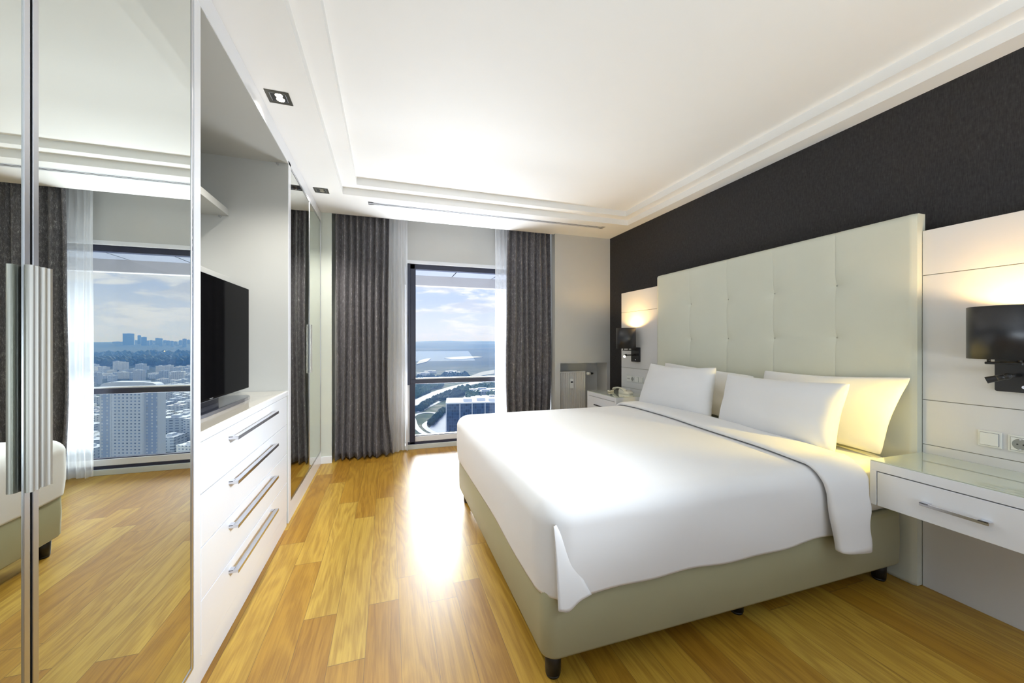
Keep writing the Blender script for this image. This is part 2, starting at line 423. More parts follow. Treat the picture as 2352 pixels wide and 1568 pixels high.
bm = bmesh.new(); add_box(bm, -.57, 2.02, 4.565, 4.585, 2.845, 2.90); obj('rail', bm, M['white_lacquer'], t)
bm = bmesh.new(); add_box(bm, -.57, 2.02, 4.665, 4.685, 2.845, 2.90); obj('rail', bm, M['white_lacquer'], t)

# ------------------------------------------------------------------ ceiling fittings
t = thing('air_vent', 'long white slot air vent with two black slits in the ceiling before the window', 'vent', (1.15, 4.06, CH))
bm = bmesh.new()
vx0, vx1, vy0, vy1 = -.185, 2.485, 4.015, 4.095
zt = CH+.0025
for (a, b) in ((vy0, vy0+.020), (vy0+.034, vy0+.044), (vy0+.058, vy1)):
    add_box(bm, vx0, vx1, a, b, zt-.004, CH)
add_box(bm, vx0, vx0+.05, vy0, vy1, zt-.004, CH); add_box(bm, vx1-.05, vx1, vy0, vy1, zt-.004, CH)
obj('vent_frame', bm, M['white_lacquer'], t)
box('slot_backing', vx0+.03, vx1-.03, vy0+.015, vy1-.015, CH-.0006, CH-.0001, M['dark_gap'], t)
def downlight(cx, cy, label, lit, rot=0):
    t = thing('downlight', label, 'ceiling light', (cx, cy, CH), None)
    s = .060; q = .042
    bm = bmesh.new(); z0 = CH-.004
    for (a, b, c, d_) in ((-s, s, -s, -q), (-s, s, q, s), (-s, -q, -q, q), (q, s, -q, q)):
        add_box(bm, cx+a, cx+b, cy+c, cy+d_, z0, CH-.0005)
    obj('bezel', bm, M['bronze'], t)
    # recessed reflector cup shown as shallow trim lip and lamp disc
    bm = bmesh.new()
    for (a, b, c, d_) in ((-q, q, -q, -q+.004), (-q, q, q-.004, q), (-q, -q+.004, -q, q), (q-.004, q, -q, q)):
        add_box(bm, cx+a, cx+b, cy+c, cy+d_, z0+.001, CH+.002)
    obj('inner_lip', bm, M['chrome'], t)
    bm = bmesh.new(); add_box(bm, cx-q, cx+q, cy-q, cy+q, CH-.0015, CH-.0008); obj('reflector', bm, M['black_metal'], t)
    bm = bmesh.new()
    add_cyl(bm, (cx+.004, cy+.018, CH-.0026), (cx+.004, cy+.018, CH-.0016), .021, n=28)
    add_cyl(bm, (cx+.004, cy-.020, CH-.0026), (cx+.004, cy-.020, CH-.0016), .019, n=28)
    obj('lamp_lens', bm, M['down_glow'] if lit else M['reflector'], t)
    l = bpy.data.lights.new('downlight_lamp', 'SPOT'); o = bpy.data.objects.new('downlight_lamp', l); COL.objects.link(o)
    l.energy = 58; l.color = (1, .95, .88); l.spot_size = math.radians(125); l.spot_blend = .8; l.shadow_soft_size = .02
    o.location = (cx, cy, CH-.03)
downlight(-.585, 2.458, 'square bronze ceiling spotlight above the chest of drawers, lamp glowing', True)
downlight(-.577, 3.848, 'square dark ceiling spotlight above the far mirrored wardrobe doors', False)

# ------------------------------------------------------------------ wardrobe (left)
XB = -1.24
WL = M['white_lacquer']
t = thing('wardrobe', 'tall built-in white wardrobe with mirrored doors, in the foreground left of the chest of drawers', 'wardrobe', (-.95, .9, 0))
box('carcass_panel', XB, XL, 1.702, 1.753, 0, 2.60, WL, t, .001, label='white side panel')
box('fascia', -.70, XL+.001, -.6, 1.753, 2.58, CH-.001, WL, t)
box('plinth', -.76, XL, -.6, 1.702, 0, .10, WL, t)
box('back_panel', XB, -1.22, -.6, 1.702, 0, 2.6, WL, t)
def mirror_door(t, y0, y1, z0, z1, fw=.017, handle=None, hz=(1.006, 1.451)):
    dr = box('door', -.705, -.6835, y0+.002, y1-.002, z0, z1, M['dark_gap'], t)
    bm = bmesh.new()
    add_box(bm, -.6835, XL, y0+.003, y0+fw, z0, z1, .001, 1); add_box(bm, -.6835, XL, y1-fw, y1-.003, z0, z1, .001, 1)
    add_box(bm, -.6835, XL, y0+fw, y1-fw, z0, z0+.012); add_box(bm, -.6835, XL, y0+fw, y1-fw, z1-.012, z1)
    obj('door_frame', bm, M['alu'], dr)
    box('mirror', -.6835, -.6815, y0+fw, y1-fw, z0+.012, z1-.012, M['mirror'], dr)
    if handle:
        side = 1 if handle == 'lo' else -1
        ye = y0+.002 if side == 1 else y1-.002
        prof = [(0, 0), (.010, .0), (.024, .002), (.029, .006), (.030, .012), (.024, .015), (.021, .017), (.024, .0195), (.030, .022), (.031, .029), (.027, .0325), (.018, .034), (.012, .033), (.008, .030), (.006, .022), (.005, .012), (.0, .008)]
        poly = [(XL+a*.56, ye+side*b*.72) for a, b in prof]
        if side < 0: poly = poly[::-1]
        bm = bmesh.new(); add_prism(bm, poly, 'z', hz[0], hz[1], True)
        h = obj('handle', bm, M['handle_metal'], dr, label='fluted satin metal handle')
        md = h.modifiers.new('e', 'EDGE_SPLIT'); md.split_angle = math.radians(42)
mirror_door(t, .35, 1.026, .10, 2.575, handle='hi')
mirror_door(t, 1.026, 1.700, .10, 2.575, handle='lo')
mirror_door(t, -.33, .35, .10, 2.575)

t = thing('open_cabinet', 'white open cabinet niche with shelves around the television', 'cabinet', (-.95, 2.4, 0))
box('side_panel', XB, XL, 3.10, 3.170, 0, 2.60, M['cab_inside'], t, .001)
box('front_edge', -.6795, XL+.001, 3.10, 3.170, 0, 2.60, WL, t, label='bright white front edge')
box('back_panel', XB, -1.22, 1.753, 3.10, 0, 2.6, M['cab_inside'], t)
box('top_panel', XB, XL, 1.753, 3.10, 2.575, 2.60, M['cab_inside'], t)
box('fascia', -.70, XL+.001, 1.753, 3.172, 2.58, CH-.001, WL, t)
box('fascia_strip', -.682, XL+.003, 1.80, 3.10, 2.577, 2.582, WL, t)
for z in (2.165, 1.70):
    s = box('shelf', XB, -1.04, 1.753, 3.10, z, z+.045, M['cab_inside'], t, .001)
    cyl('shelf_pin', (-1.09, 3.085, z-.008), (-1.09, 3.10, z-.008), .007, M['chrome'], s, n=12)
cyl('fixing_pin', (-.745, 3.085, 2.562), (-.745, 3.10, 2.562), .007, M['chrome'], t, n=12)

t = thing('far_wardrobe', 'built-in white wardrobe with two mirrored doors next to the left curtain', 'wardrobe', (-.95, 3.8, 0))
box('carcass', XB, -.706, 3.172, 4.50, 0, 2.60, WL, t)
box('plinth', -.76, XL, 3.172, 4.50, 0, .127, WL, t)
box('fascia', -.70, XL+.001, 3.172, 4.50, 2.585, CH-.001, WL, t)
mirror_door(t, 3.172, 3.885, .13, 2.582, .009, handle='hi', hz=(1.018, 1.458))
mirror_door(t, 3.885, 4.490, .13, 2.582, .009, handle='lo', hz=(1.018, 1.458))

# chest of drawers
t = thing('chest_of_drawers', 'white lacquered chest of four drawers with long chrome handles under the television', 'chest of drawers', (-.95, 2.4, 0))
box('carcass', XB+.02, -.70, 1.755, 3.098, .0, .918, WL, t)
box('plinth', -.72, XL-.002, 1.755, 3.06, 0, .098, WL, t)
box('gap_shade_backing', -.7008, -.6985, 1.757, 3.0615, .099, .9175, M['dark_gap'], t)  # dark sheet over the white carcass, paints the shade between drawers
box('side_filler', -.72, -.690, 3.062, 3.098, 0, .918, WL, t)
box('top', XB+.02, XL, 1.755, 3.098, .918, .948, WL, t, .001)
box('top_surface', XB+.03, XL-.012, 1.757, 3.096, .9481, .9515, M['top_gloss'], t, label='glossy beige top surface')
dz_ = [(.7185, .9155), (.5135, .7145), (.3115, .5095), (.101, .3075)]
hz_ = [.872, .672, .474, .272]
for (a, b), hz in zip(dz_, hz_):
    dr = box('drawer', -.6983, XL, 1.757, 3.060, a, b, WL, t, .0012, 1)
    bm = bmesh.new(); y0, y1 = 2.02, 2.68
    add_box(bm, XL+.001, XL+.036, y0, y0+.004, hz-.010, hz+.003, 0)
    add_box(bm, XL+.001, XL+.036, y1-.004, y1, hz-.010, hz+.003, 0)
    add_box(bm, XL+.018, XL+.040, y0-.004, y1+.004, hz, hz+.004, .001, 1)
    add_box(bm, XL+.036, XL+.040, y0-.004, y1+.004, hz-.012, hz+.002, .001, 1)
    add_box(bm, XL-.0005, XL+.020, y0, y0+.03, hz, hz+.004); add_box(bm, XL-.0005, XL+.020, y1-.03, y1, hz, hz+.004)
    obj('handle', bm, M['chrome'], dr, label='flat chrome bar handle')

# television
t = thing('television', 'large black flat screen television standing on the chest of drawers', 'television', (-.90, 2.35, .952))
tx = -.872
box('housing', tx-.030, tx-.004, 1.812, 2.922, 1.005, 1.640, M['tv_body'], t, .004)
box('bezel', tx-.006, tx-.0005, 1.805, 2.930, .998, 1.648, simple('tv_edge_trim', (.45, .46, .48), .3, metal=.8), t, .002, label='thin silver rim')
box('screen', tx-.004, tx+.0015, 1.808, 2.927, 1.001, 1.645, M['screen'], t, .001)
bm = bmesh.new()
pts = []
for (x, y, r) in ((-1.02, 1.98, .03), (-.785, 1.94, .03), (-.785, 2.79, .03), (-1.02, 2.75, .03)):
    pts.append((x, y))
poly = []
cx, cy = -.90, 2.365
for k in range(48):
    a = 2*PI*k/48; c, s_ = math.cos(a), math.sin(a); n_ = 5
    rr = (abs(c)**n_+abs(s_)**n_)**(-1/n_)
    poly.append((cx+.105*rr*c, cy+.43*rr*s_))
add_prism(bm, poly, 'z', .9520, .968)
obj('stand_base', bm, simple('tv_stand_gloss', (.05, .055, .075), .10, coat=.5), t)
box('stand_neck', tx-.045, tx-.020, 2.20, 2.52, .966, 1.10, M['tv_body'], t, .004)
box('logo_plate', tx+.0012, tx+.0022, 2.345, 2.385, 1.006, 1.010, M['alu'], t)

# ------------------------------------------------------------------ right-hand wall: headboard and panels
PX = 2.717
def wall_panel(label, y0, y1):
    t = thing('wall_panel', label, 'wall panel', (PX, (y0+y1)/2, 0))
    zs = [0.0, .757, .993, 1.654, 1.893]
    for a, b in zip(zs, zs[1:]):
        box('panel_board', PX, XR-.004, y0, y1, a+(.0015 if a > 0 else .0), b-.0015, M['panel_lacquer'], t, .0012, 1)
    box('panel_core', PX+.006, XR-.004, y0+.002, y1-.002, .005, 1.888, simple('panel_groove', (.25, .23, .18), .6), t)
wall_panel('white lacquered wall panel with horizontal grooves on the near side of the headboard', .20, 1.2655)
wall_panel('white lacquered wall panel with horizontal grooves on the window side of the headboard', 3.335, 4.035)

# headboard
t = thing('headboard', 'tall grey-beige padded headboard with two rows of tufts behind the bed', 'headboard', (2.69, 2.29, 0))
HX = 2.668; HY0, HY1, HZ = 1.268, 3.332, 1.985
cols = [1.658, 2.065, 2.466, 2.875]; rowsz = [1.327, 1.653]
ys = set([HY0+.001, HY1-.001]); y = HY0
while y < HY1: ys.add(round(y, 4)); y += .016
for c in cols:
    for d_ in (-.006, -.003, -.0015, 0, .0015, .003, .006): ys.add(round(c+d_, 4))
ys = sorted(v for v in ys if HY0 <= v <= HY1)
zs = set(); z = .002
while z < HZ: zs.add(round(z, 4)); z += .016
zs.add(HZ)
for c in rowsz:
    for d_ in (-.006, -.003, 0, .003, .006): zs.add(round(c+d_, 4))
zs = sorted(zs)
bm = bmesh.new()
def HP(i, j):
    y, z = ys[i], zs[j]; x = HX
    ed = min(y-HY0, HY1-y); x += .010*(1-smoothstep(0, .018, ed))
    x += .010*smoothstep(HZ-.016, HZ, z)
    for c in cols:
        dy_ = abs(y-c)
        if dy_ < .0045: x += .0016*(1-dy_/.0045)
        x += .0022*math.exp(-(dy_/.03)**2)
        for rz in rowsz:
            dd = math.hypot((y-c)*1.0, (z-rz)*1.25)
            x += .016*math.exp(-dd/.026)
            x += .007*math.exp(-(dd/.08)**2)
    return (x, y, z)
V = add_grid(bm, HP, len(ys)-1, len(zs)-1)
# sides/back
nu, nv = len(ys)-1, len(zs)-1
per = [V[i][0] for i in range(nu+1)]+[V[nu][j] for j in range(1, nv+1)]+[V[i][nv] for i in range(nu-1, -1, -1)]+[V[0][j] for j in range(nv-1, 0, -1)]
bk = [bm.verts.new((2.745, v.co.y, v.co.z)) for v in per]
for k in range(len(per)): bm.faces.new((per[k], per[(k+1) % len(per)], bk[(k+1) % len(per)], bk[k]))
bm.faces.new(bk)
obj('padded_panel', bm, M['head_leather'], t)
for c in cols:
    for rz in rowsz:
        bm = bmesh.new(); bmesh.ops.create_uvsphere(bm, u_segments=12, v_segments=8, radius=1)
        for v in bm.verts: v.co = Vector((HX+.0235+v.co.x*.003, c+v.co.y*.006, rz+v.co.z*.006))
        obj('tuft_button', bm, M['button'], t, True)

# ------------------------------------------------------------------ bed
BX0, BX1, BY0, BY1 = .552, 2.642, 1.305, 3.135
t = thing('bed_base', 'olive-beige upholstered bed base on short black feet under the mattress', 'bed', (1.6, 2.22, 0))
bm = bmesh.new()
def rrect(x0, x1, y0, y1, r, n=8):
    out = []
    for (cx, cy, a0) in ((x1-r, y1-r, 0), (x0+r, y1-r, 90), (x0+r, y0+r, 180), (x1-r, y0+r, 270)):
        for k in range(n+1):
            a = math.radians(a0+90*k/n); out.append((cx+r*math.cos(a), cy+r*math.sin(a)))
    return out
def rings_mesh(bm, rings, cap0=True, cap1=True):
    R = [[bm.verts.new(p) for p in r] for r in rings]; n = len(R[0])
    for a, b in zip(R, R[1:]):
        for i in range(n):
            f = bm.faces.new((a[i], a[(i+1) % n], b[(i+1) % n], b[i])); f.smooth = True
    if cap0: bm.faces.new(R[0][::-1])
    if cap1: bm.faces.new(R[-1])
    return R
prof = [(.115, .016), (.110, .006) , (.118, .001), (.13, 0), (.25, -.004), (.37, 0), (.384, .004), (.390, .016)]
prof = [(.108, .020), (.110, .006), (.122, .0), (.25, -.003), (.37, 0), (.384, .005), (.390, .018)]
rr = []
for z, ins in prof:
    rr.append([(x, y, z) for x, y in rrect(BX0+ins, BX1-ins*.3, BY0+ins, BY1-ins, .055)])
rings_mesh(bm, rr); obj('upholstered_frame', bm, M['leather'], t)
for (x, y) in ((.615, 1.375), (.615, 3.065), (1.6, 1.42), (1.6, 3.02), (2.565, 1.375), (2.565, 3.065)):
    bm = bmesh.new()
    add_cyl(bm, (x, y, .012), (x, y, .112), .030, .034, 28); add_cyl(bm, (x, y, 0), (x, y, .012), .026, .030, 28)
    obj('foot', bm, M['black_leg'], t)
t = thing('mattress', 'thick mattress under a white fitted sheet on the bed base', 'mattress', (1.6, 2.22, .39))
bm = bmesh.new(); rr = []
for z, ins in [(.392, .03), (.400, .012), (.43, .0), (.58, 0), (.63, .008), (.655, .03), (.662, .06)]:
    rr.append([(x, y, z) for x, y in rrect(.60+ins, 2.655-ins*.2, 1.335+ins, 3.115-ins, .08)])
rings_mesh(bm, rr); o = obj('fitted_sheet', bm, M['sheet'], t)

# duvet
bm = bmesh.new()
DX0, DX1, DY0, DY1 = .530, 2.18, 1.268, 3.190
def outline(n=18):
    """closed outline, foot corners rounded; (x, y, nx, ny)"""
    pts = []; r = .125
    m_ = 46
    for k in range(m_): pts.append((DX1-(DX1-DX0-r)*k/m_, DY0, 0, -1))
    for k in range(n):
        a = math.radians(270-90*k/n); pts.append((DX0+r+r*math.cos(a), DY0+r+r*math.sin(a), math.cos(a), math.sin(a)))
    for k in range(m_): pts.append((DX0, DY0+r+(DY1-DY0-2*r)*k/m_, -1, 0))
    for k in range(n):
        a = math.radians(180-90*k/n); pts.append((DX0+r+r*math.cos(a), DY1-r+r*math.sin(a), math.cos(a), math.sin(a)))
    for k in range(m_): pts.append((DX0+r+(DX1-DX0-r)*k/m_, DY1, 0, 1))
    for k in range(30): pts.append((DX1, DY1-(DY1-DY0)*k/30, 1, 0))
    return pts
OL = outline(); ZT = .700; R = .085
def crown(x, y):
    a = max(0, min(1, (x-DX0-.08)/.5)); b = min(1, abs((y-(DY0+DY1)/2)/((DY1-DY0)/2-.085)))
    return ZT+.018*(1-(1-a)**3)*(1-b**4)
cxm, cym = (DX0+DX1)/2, (DY0+DY1)/2
def skirt_z(x, y, nx, ny):
    if nx > .9: return .664
    b = .352+.006*math.sin(x*7+y*5)+.004*math.sin(x*17)
    if ny < -.5 and x > .62: b += .004*math.sin(x*4)
    return b
rings = []
SK = [0, .04, .1, .2, .35, .5, .7, .85, 1.0]
for s in SK:
    r_ = []
    for (x, y, nx, ny) in OL:
        zb = skirt_z(x, y, nx, ny); z1 = ZT-R; z1 = max(z1, zb+.002)
        z = zb+(z1-zb)*s
        off = 0 if nx > .9 else (.006*math.sin(PI*s)+.010*(vnoise(x*3+s*1.5, y*3+7, 2)-.5)*(1-s*.4)-.012*(1-s))
        r_.append((x+nx*off, y+ny*off, z))
    rings.append(r_)
for k in range(1, 9):
    a = PI/2*k/8; r_ = []
    for (x, y, nx, ny) in OL:
        rr_ = R if nx < .9 else .02
        z0 = max(ZT-rr_, 0)
        iy = R*(1-math.cos(a))
        yy_ = y-ny*iy
        if nx > .9: yy_ = max(DY0+iy, min(DY1-iy, yy_))
        r_.append((min(x-nx*rr_*(1-math.cos(a)), DX1-.02*(1-math.cos(a))), yy_, ZT-rr_+rr_*math.sin(a)))
    rings.append(r_)
last = rings[-1]
for k in range(1, 16):
    f = 1-k/16.0
    r_ = []
    for (x, y, z) in last:
        xx = cxm+(x-cxm)*f; yy = cym+(y-cym)*f
        r_.append((xx, yy, crown(xx, yy)))
    rings.append(r_)
RV = rings_mesh(bm, rings, cap0=False)
o = obj('duvet', bm, M['linen'], None, True)
md = o.modifiers.new('t', 'SOLIDIFY'); md.thickness = .006; md.offset = -1
setp(o, None, 'smooth white duvet draped over the bed down to the olive base', 'duvet')
# overlapping corner pleat at the near foot corner
bm = bmesh.new()
def CP(i, j):
    u = i/10; v = j/26; z = .640-(.640-.338+.012*math.sin(PI*min(1, u*1.3)))*v
    z = .630-.292*v-(.022*math.exp(-((u-.28)/.22)**2)-.016*u)*v**5
    x = .572+.014*v*v+.004*math.sin(v*4)+u*(.015+.13*v)
    y = DY0-.009-.007*v*(1-u)**.7+.012*u*u+.012*(1-v)
    return (x, y, z)
add_grid(bm, CP, 10, 26)
o2 = obj('corner_pleat', bm, M['linen'], o, True)
md = o2.modifiers.new('t', 'SOLIDIFY'); md.thickness = .004

# folded-back top edge of the duvet
bm = bmesh.new()
path = []   # (y, z, s)
yn, yf = DY0-.012, DY1+.006
zt_ = .707
for k in range(14): path.append((yn-.004, .312+(zt_-.09-.312)*k/14.0))
for k in range(9):
    a = PI/2*k/8; path.append((yn+.09*(1-math.cos(a)), zt_-.09+.09*math.sin(a)))
for k in range(1, 26):
    y_ = yn+.09+(yf-yn-.18)*k/26.0; path.append((y_, crown(2.1, y_)+.007))
for k in range(9):
    a = PI/2*k/8; path.append((yf-.09+.09*math.sin(a), zt_-.09+.09*math.cos(a)))
for k in range(1, 8): path.append((yf, zt_-.09-.2*k/8))
NP = len(path)
sec = []
for k in range(28):
    a = 2*PI*k/28; c, s_ = math.cos(a), math.sin(a)
    sec.append((math.copysign(abs(c)**.55, c), math.copysign(abs(s_)**.75, s_)))
ringsF = []
for i, (y, z) in enumerate(path):
    a = path[max(0, i-1)]; b = path[min(NP-1, i+1)]
    ty, tz = b[0]-a[0], b[1]-a[1]; L = math.hypot(ty, tz); ny_, nz_ = -tz/L, ty/L   # normal (outward/up)
    f = smoothstep(yn, yf, y)
    hang = max(0, (.66-z)/.34) if y < 2 else 0
    xc0 = 1.925+.16*f+.075*hang
    xc1 = 2.225+.10*f-.010*hang
    th = .016+.006*vnoise(i*.35, 0, 9)+.010*hang
    r_ = []
    for (c, s_) in sec:
        n_ = th*(s_+.8)*(.75 if c > .9 else 1)
        x = (xc0+xc1)/2+(xc1-xc0)/2*c + .006*math.sin(i*.9)*(1 if c > .8 else 0)+.004*math.sin(i*.55)*(1 if c < -.8 else 0)
        r_.append((x, y+ny_*n_*1.0, z+nz_*n_-.004 - (.012*c*hang if i == 0 else 0)))
    ringsF.append(r_)
rings_mesh(bm, ringsF)
o3 = obj('turned_down_edge', bm, M['linen'], o, True)

# pillows
def pillow(label, bl, br, tl, tr, thick, seed, lean=(1, 0, 0), group=None, sag=.03):
    """corners given in world space seen from the foot of the bed (left = window side)"""
    bl, br, tl, tr = map(Vector, (bl, br, tl, tr)); n = 34
    nrm = ((br-bl).cross(tl-bl)).normalized()
    if nrm.x > 0: nrm = -nrm
    bm = bmesh.new()
    def S(i, j, sgn):
        u = i/n; v = j/n; a, b = 2*u-1, 2*v-1
        # pull the edges inward between corners
        ea = a*(1-.075*(1-abs(b)**2.0)*(abs(a)**2)); eb = b*(1-.085*(1-abs(a)**2.0)*(abs(b)**2))
        cr = (abs(a)*abs(b))**6; ea *= 1-.035*cr; eb *= 1-.035*cr
        if b > 0: eb -= sag*2*(1-a*a)*b*b
        uu, vv = (ea+1)/2, (eb+1)/2
        P = (bl*(1-uu)+br*uu)*(1-vv)+(tl*(1-uu)+tr*uu)*vv
        h = (max(0, 1-abs(a)**2.4)*max(0, 1-abs(b)**2.4))**.52
        h *= 1+.18*(vnoise(u*4+seed, v*4, seed)-.5)
        h *= 1+.10*(1-v)
        wr = .010*(vnoise(u*9+v*3+seed, v*5-u*2, seed+3)-.5)*(1-h*.8)+.005*(vnoise(u*6-v*4, v*7, seed+5)-.5)
        return P+nrm*(sgn*(thick*.5*h)+wr*sgn)
    F = [[bm.verts.new(S(i, j, 1)) for j in range(n+1)] for i in range(n+1)]
    B = [[F[i][j] if i in (0, n) or j in (0, n) else bm.verts.new(S(i, j, -1)) for j in range(n+1)] for i in range(n+1)]
    for i in range(n):
        for j in range(n):
            for Q in (F, B):
                f = bm.faces.new((Q[i][j], Q[i+1][j], Q[i+1][j+1], Q[i][j+1])); f.smooth = True
    o = obj('pillow', bm, M['linen'], None, True)
    subsurf(o, 1)
    return setp(o, None, label, 'pillow', group)
pillow('white pillow leaning in front on the window side of the bed', (2.29, 3.15, .675), (2.30, 2.25, .675), (2.41, 3.10, 1.105), (2.39, 2.28, 1.115), .19, 2, sag=.028)
pillow('white pillow lying behind the window-side front pillow against the headboard', (2.57, 3.16, .68), (2.57, 2.16, .68), (2.61, 3.16, 1.105), (2.61, 2.14, 1.05), .09, 6, sag=-.02)
pillow('large white pillow leaning in front, nearest the camera on the bed', (2.27, 2.20, .675), (2.265, 1.395, .675), (2.40, 2.22, 1.075), (2.37, 1.375, 1.085), .20, 9, sag=.018)
pillow('white pillow lit yellow by the reading lamp, behind the nearest front pillow', (2.56, 2.12, .68), (2.55, 1.345, .675), (2.62, 2.11, 1.10), (2.615, 1.24, 1.125), .09, 13, sag=.012)

# ------------------------------------------------------------------ nightstands
def nightstand(label, y0, y1, flip):
    t = thing('nightstand', label, 'nightstand', (2.5, (y0+y1)/2, .49))
    zb, zt = .492, .712; x0 = 2.300
    ylo, yhi = y0, y1
    box('top_board', x0, PX-.001, ylo, yhi, zt-.050, zt-.006, WL, t, .001, 1)
    box('glass_top', x0+.001, PX-.001, ylo+.001, yhi-.001, zt-.006, zt, M['glass_top'], t, .001, 1, label='pale green glossy glass top')
    for (a, b) in ((ylo, ylo+.026), (yhi-.026, yhi)):
        box('side_panel', x0, PX-.001, a, b, zb, zt-.050, WL, t, .001, 1)
    box('bottom_board', x0+.022, PX-.001, ylo+.026, yhi-.026, zb, zb+.018, WL, t)
    box('inside', x0+.020, PX-.002, ylo+.027, yhi-.027, zb+.018, zt-.051, M['dark_gap'], t)
    dr = box('drawer', x0+.001, x0+.020, ylo+.030, yhi-.030, zb, zt-.055, WL, t, .001, 1)
    yc = (ylo+yhi)/2; hz = .575
    bm = bmesh.new()
    add_box(bm, x0-.030, x0-.024, yc-.105, yc+.105, hz-.008, hz+.006, .001, 1)
    add_box(bm, x0-.030, x0+.001, yc-.105, yc-.075, hz+.002, hz+.006); add_box(bm, x0-.030, x0+.001, yc+.075, yc+.105, hz+.002, hz+.006)
    obj('handle', bm, M['chrome'], dr, label='flat chrome bar handle')
nightstand('floating white nightstand with glass top and drawer in the right foreground', .660, 1.270, 0)
nightstand('floating white nightstand holding the telephone by the radiator niche', 3.515, 4.130, 0)

# ------------------------------------------------------------------ sconces
def sconce(label, yc, sp_dir, energy, lit_disc, spot_e, spot_col, yo=0.0):
    t = thing('wall_lamp', label, 'wall lamp', (PX, yc, 1.08))
    bm = bmesh.new(); add_prism(bm, rrect(yc-.072, yc+.072, 1.072, 1.238, .008, 4), 'x', PX-.022, PX-.0005)
    obj('back_plate', bm, M['black_metal'], t)
    cx, r = 2.575, .108
    z0, z1 = 1.225, 1.456
    bm = bmesh.new(); n = 64
    ro = [[(cx+q*math.cos(2*PI*k/n), yc+yo+q*math.sin(2*PI*k/n), z) for k in range(n)] for (q, z) in ((r-.004, z1), (r, z1), (r, z0), (r-.004, z0))]
    R = [[bm.verts.new(p) for p in rg] for rg in ro]
    for a, b in ((0, 1), (1, 2), (2, 3)):
        for k in range(n):
            f = bm.faces.new((R[a][k], R[a][(k+1) % n], R[b][(k+1) % n], R[b][k])); f.smooth = (a == 1)
    sh = obj('lamp_shade', bm, M['black_shade'], t)
    bm = bmesh.new()
    R = [[bm.verts.new((cx+(r-.004)*math.cos(2*PI*k/n), yc+yo+(r-.004)*math.sin(2*PI*k/n), z)) for k in range(n)] for z in (z1, z0+.004)]
    for k in range(n):
        f = bm.faces.new((R[0][k], R[0][(k+1) % n], R[1][(k+1) % n], R[1][k])); f.smooth = True
    bm.faces.new(R[1])
    obj('shade_lining', bm, M['inner_white'], sh)
    bm = bmesh.new()
    add_box(bm, cx-.006, PX-.02, yc-.012, yc+.012, 1.200, 1.212, .002, 1)
    add_box(bm, cx-.010, cx+.04, yc-.055, yc+.055, 1.200, 1.211, .002, 1)
    for s in (-1, 1): add_cyl(bm, (cx+.0, yc+s*.045, 1.205), (cx+.0, yc+s*.045, 1.228), .006, n=12)
    obj('bracket', bm, M['black_metal'], t)
    bm = bmesh.new(); bmesh.ops.create_uvsphere(bm, u_segments=20, v_segments=12, radius=.024)
    for v in bm.verts: v.co += Vector((cx, yc+yo, 1.372))
    obj('bulb', bm, M['lamp_glow'], sh, True)
    l = bpy.data.lights.new('sconce_lamp', 'POINT'); o = bpy.data.objects.new('sconce_lamp', l); COL.objects.link(o)
    l.energy = energy; l.color = (1, .66, .25); l.shadow_soft_size = .026; o.location = (cx, yc+yo, 1.402)
    # swivel reading spot
    base = Vector((PX-.150, yc-.012, 1.150)); d_ = Vector(sp_dir).normalized(); tip = base+d_*.062
    bm = bmesh.new(); add_cyl(bm, (PX-.022, yc, 1.150), (PX-.145, yc-.012, 1.150), .008, n=16)
    bmesh.ops.create_uvsphere(bm, u_segments=14, v_segments=10, radius=.014, matrix=Matrix.Translation(base))
    obj('swivel_joint', bm, M['black_metal'], t)
    bm = bmesh.new(); add_cyl(bm, base, base+d_*.03, .010, .013, 24); add_cyl(bm, base+d_*.03, tip, .0135, .0145, 24, caps=False)
    sp = obj('reading_spot', bm, M['black_metal'], t)
    bm = bmesh.new(); lp = tip-d_*(.002 if lit_disc else .016); add_cyl(bm, lp, lp+d_*.0008, .0130, n=20)
    obj('spot_lens', bm, M['lamp_glow'], sp)
    l = bpy.data.lights.new('reading_lamp', 'SPOT'); o = bpy.data.objects.new('reading_lamp', l); COL.objects.link(o)
    l.energy = spot_e; l.color = spot_col; l.spot_size = math.radians(80); l.spot_blend = .7; l.shadow_soft_size = .012
    aim(o, tip+d_*.006, tip+d_)
    bm = bmesh.new(); add_cyl(bm, (PX-.022, yc-.018, 1.098), (PX-.030, yc-.018, 1.098), .0075, n=18)
    obj('push_button', bm, M['chrome'], t)
sconce('black drum wall lamp in the right foreground above the near nightstand', .930, (-.32, .80, -.32), 5.5, False, 26, (1, .72, .11), .0)
sconce('black drum wall lamp with glowing reading spot near the radiator niche', 3.735, (-.72, -.60, -.22), 10.0, True, 4, (1, .85, .50), .0)

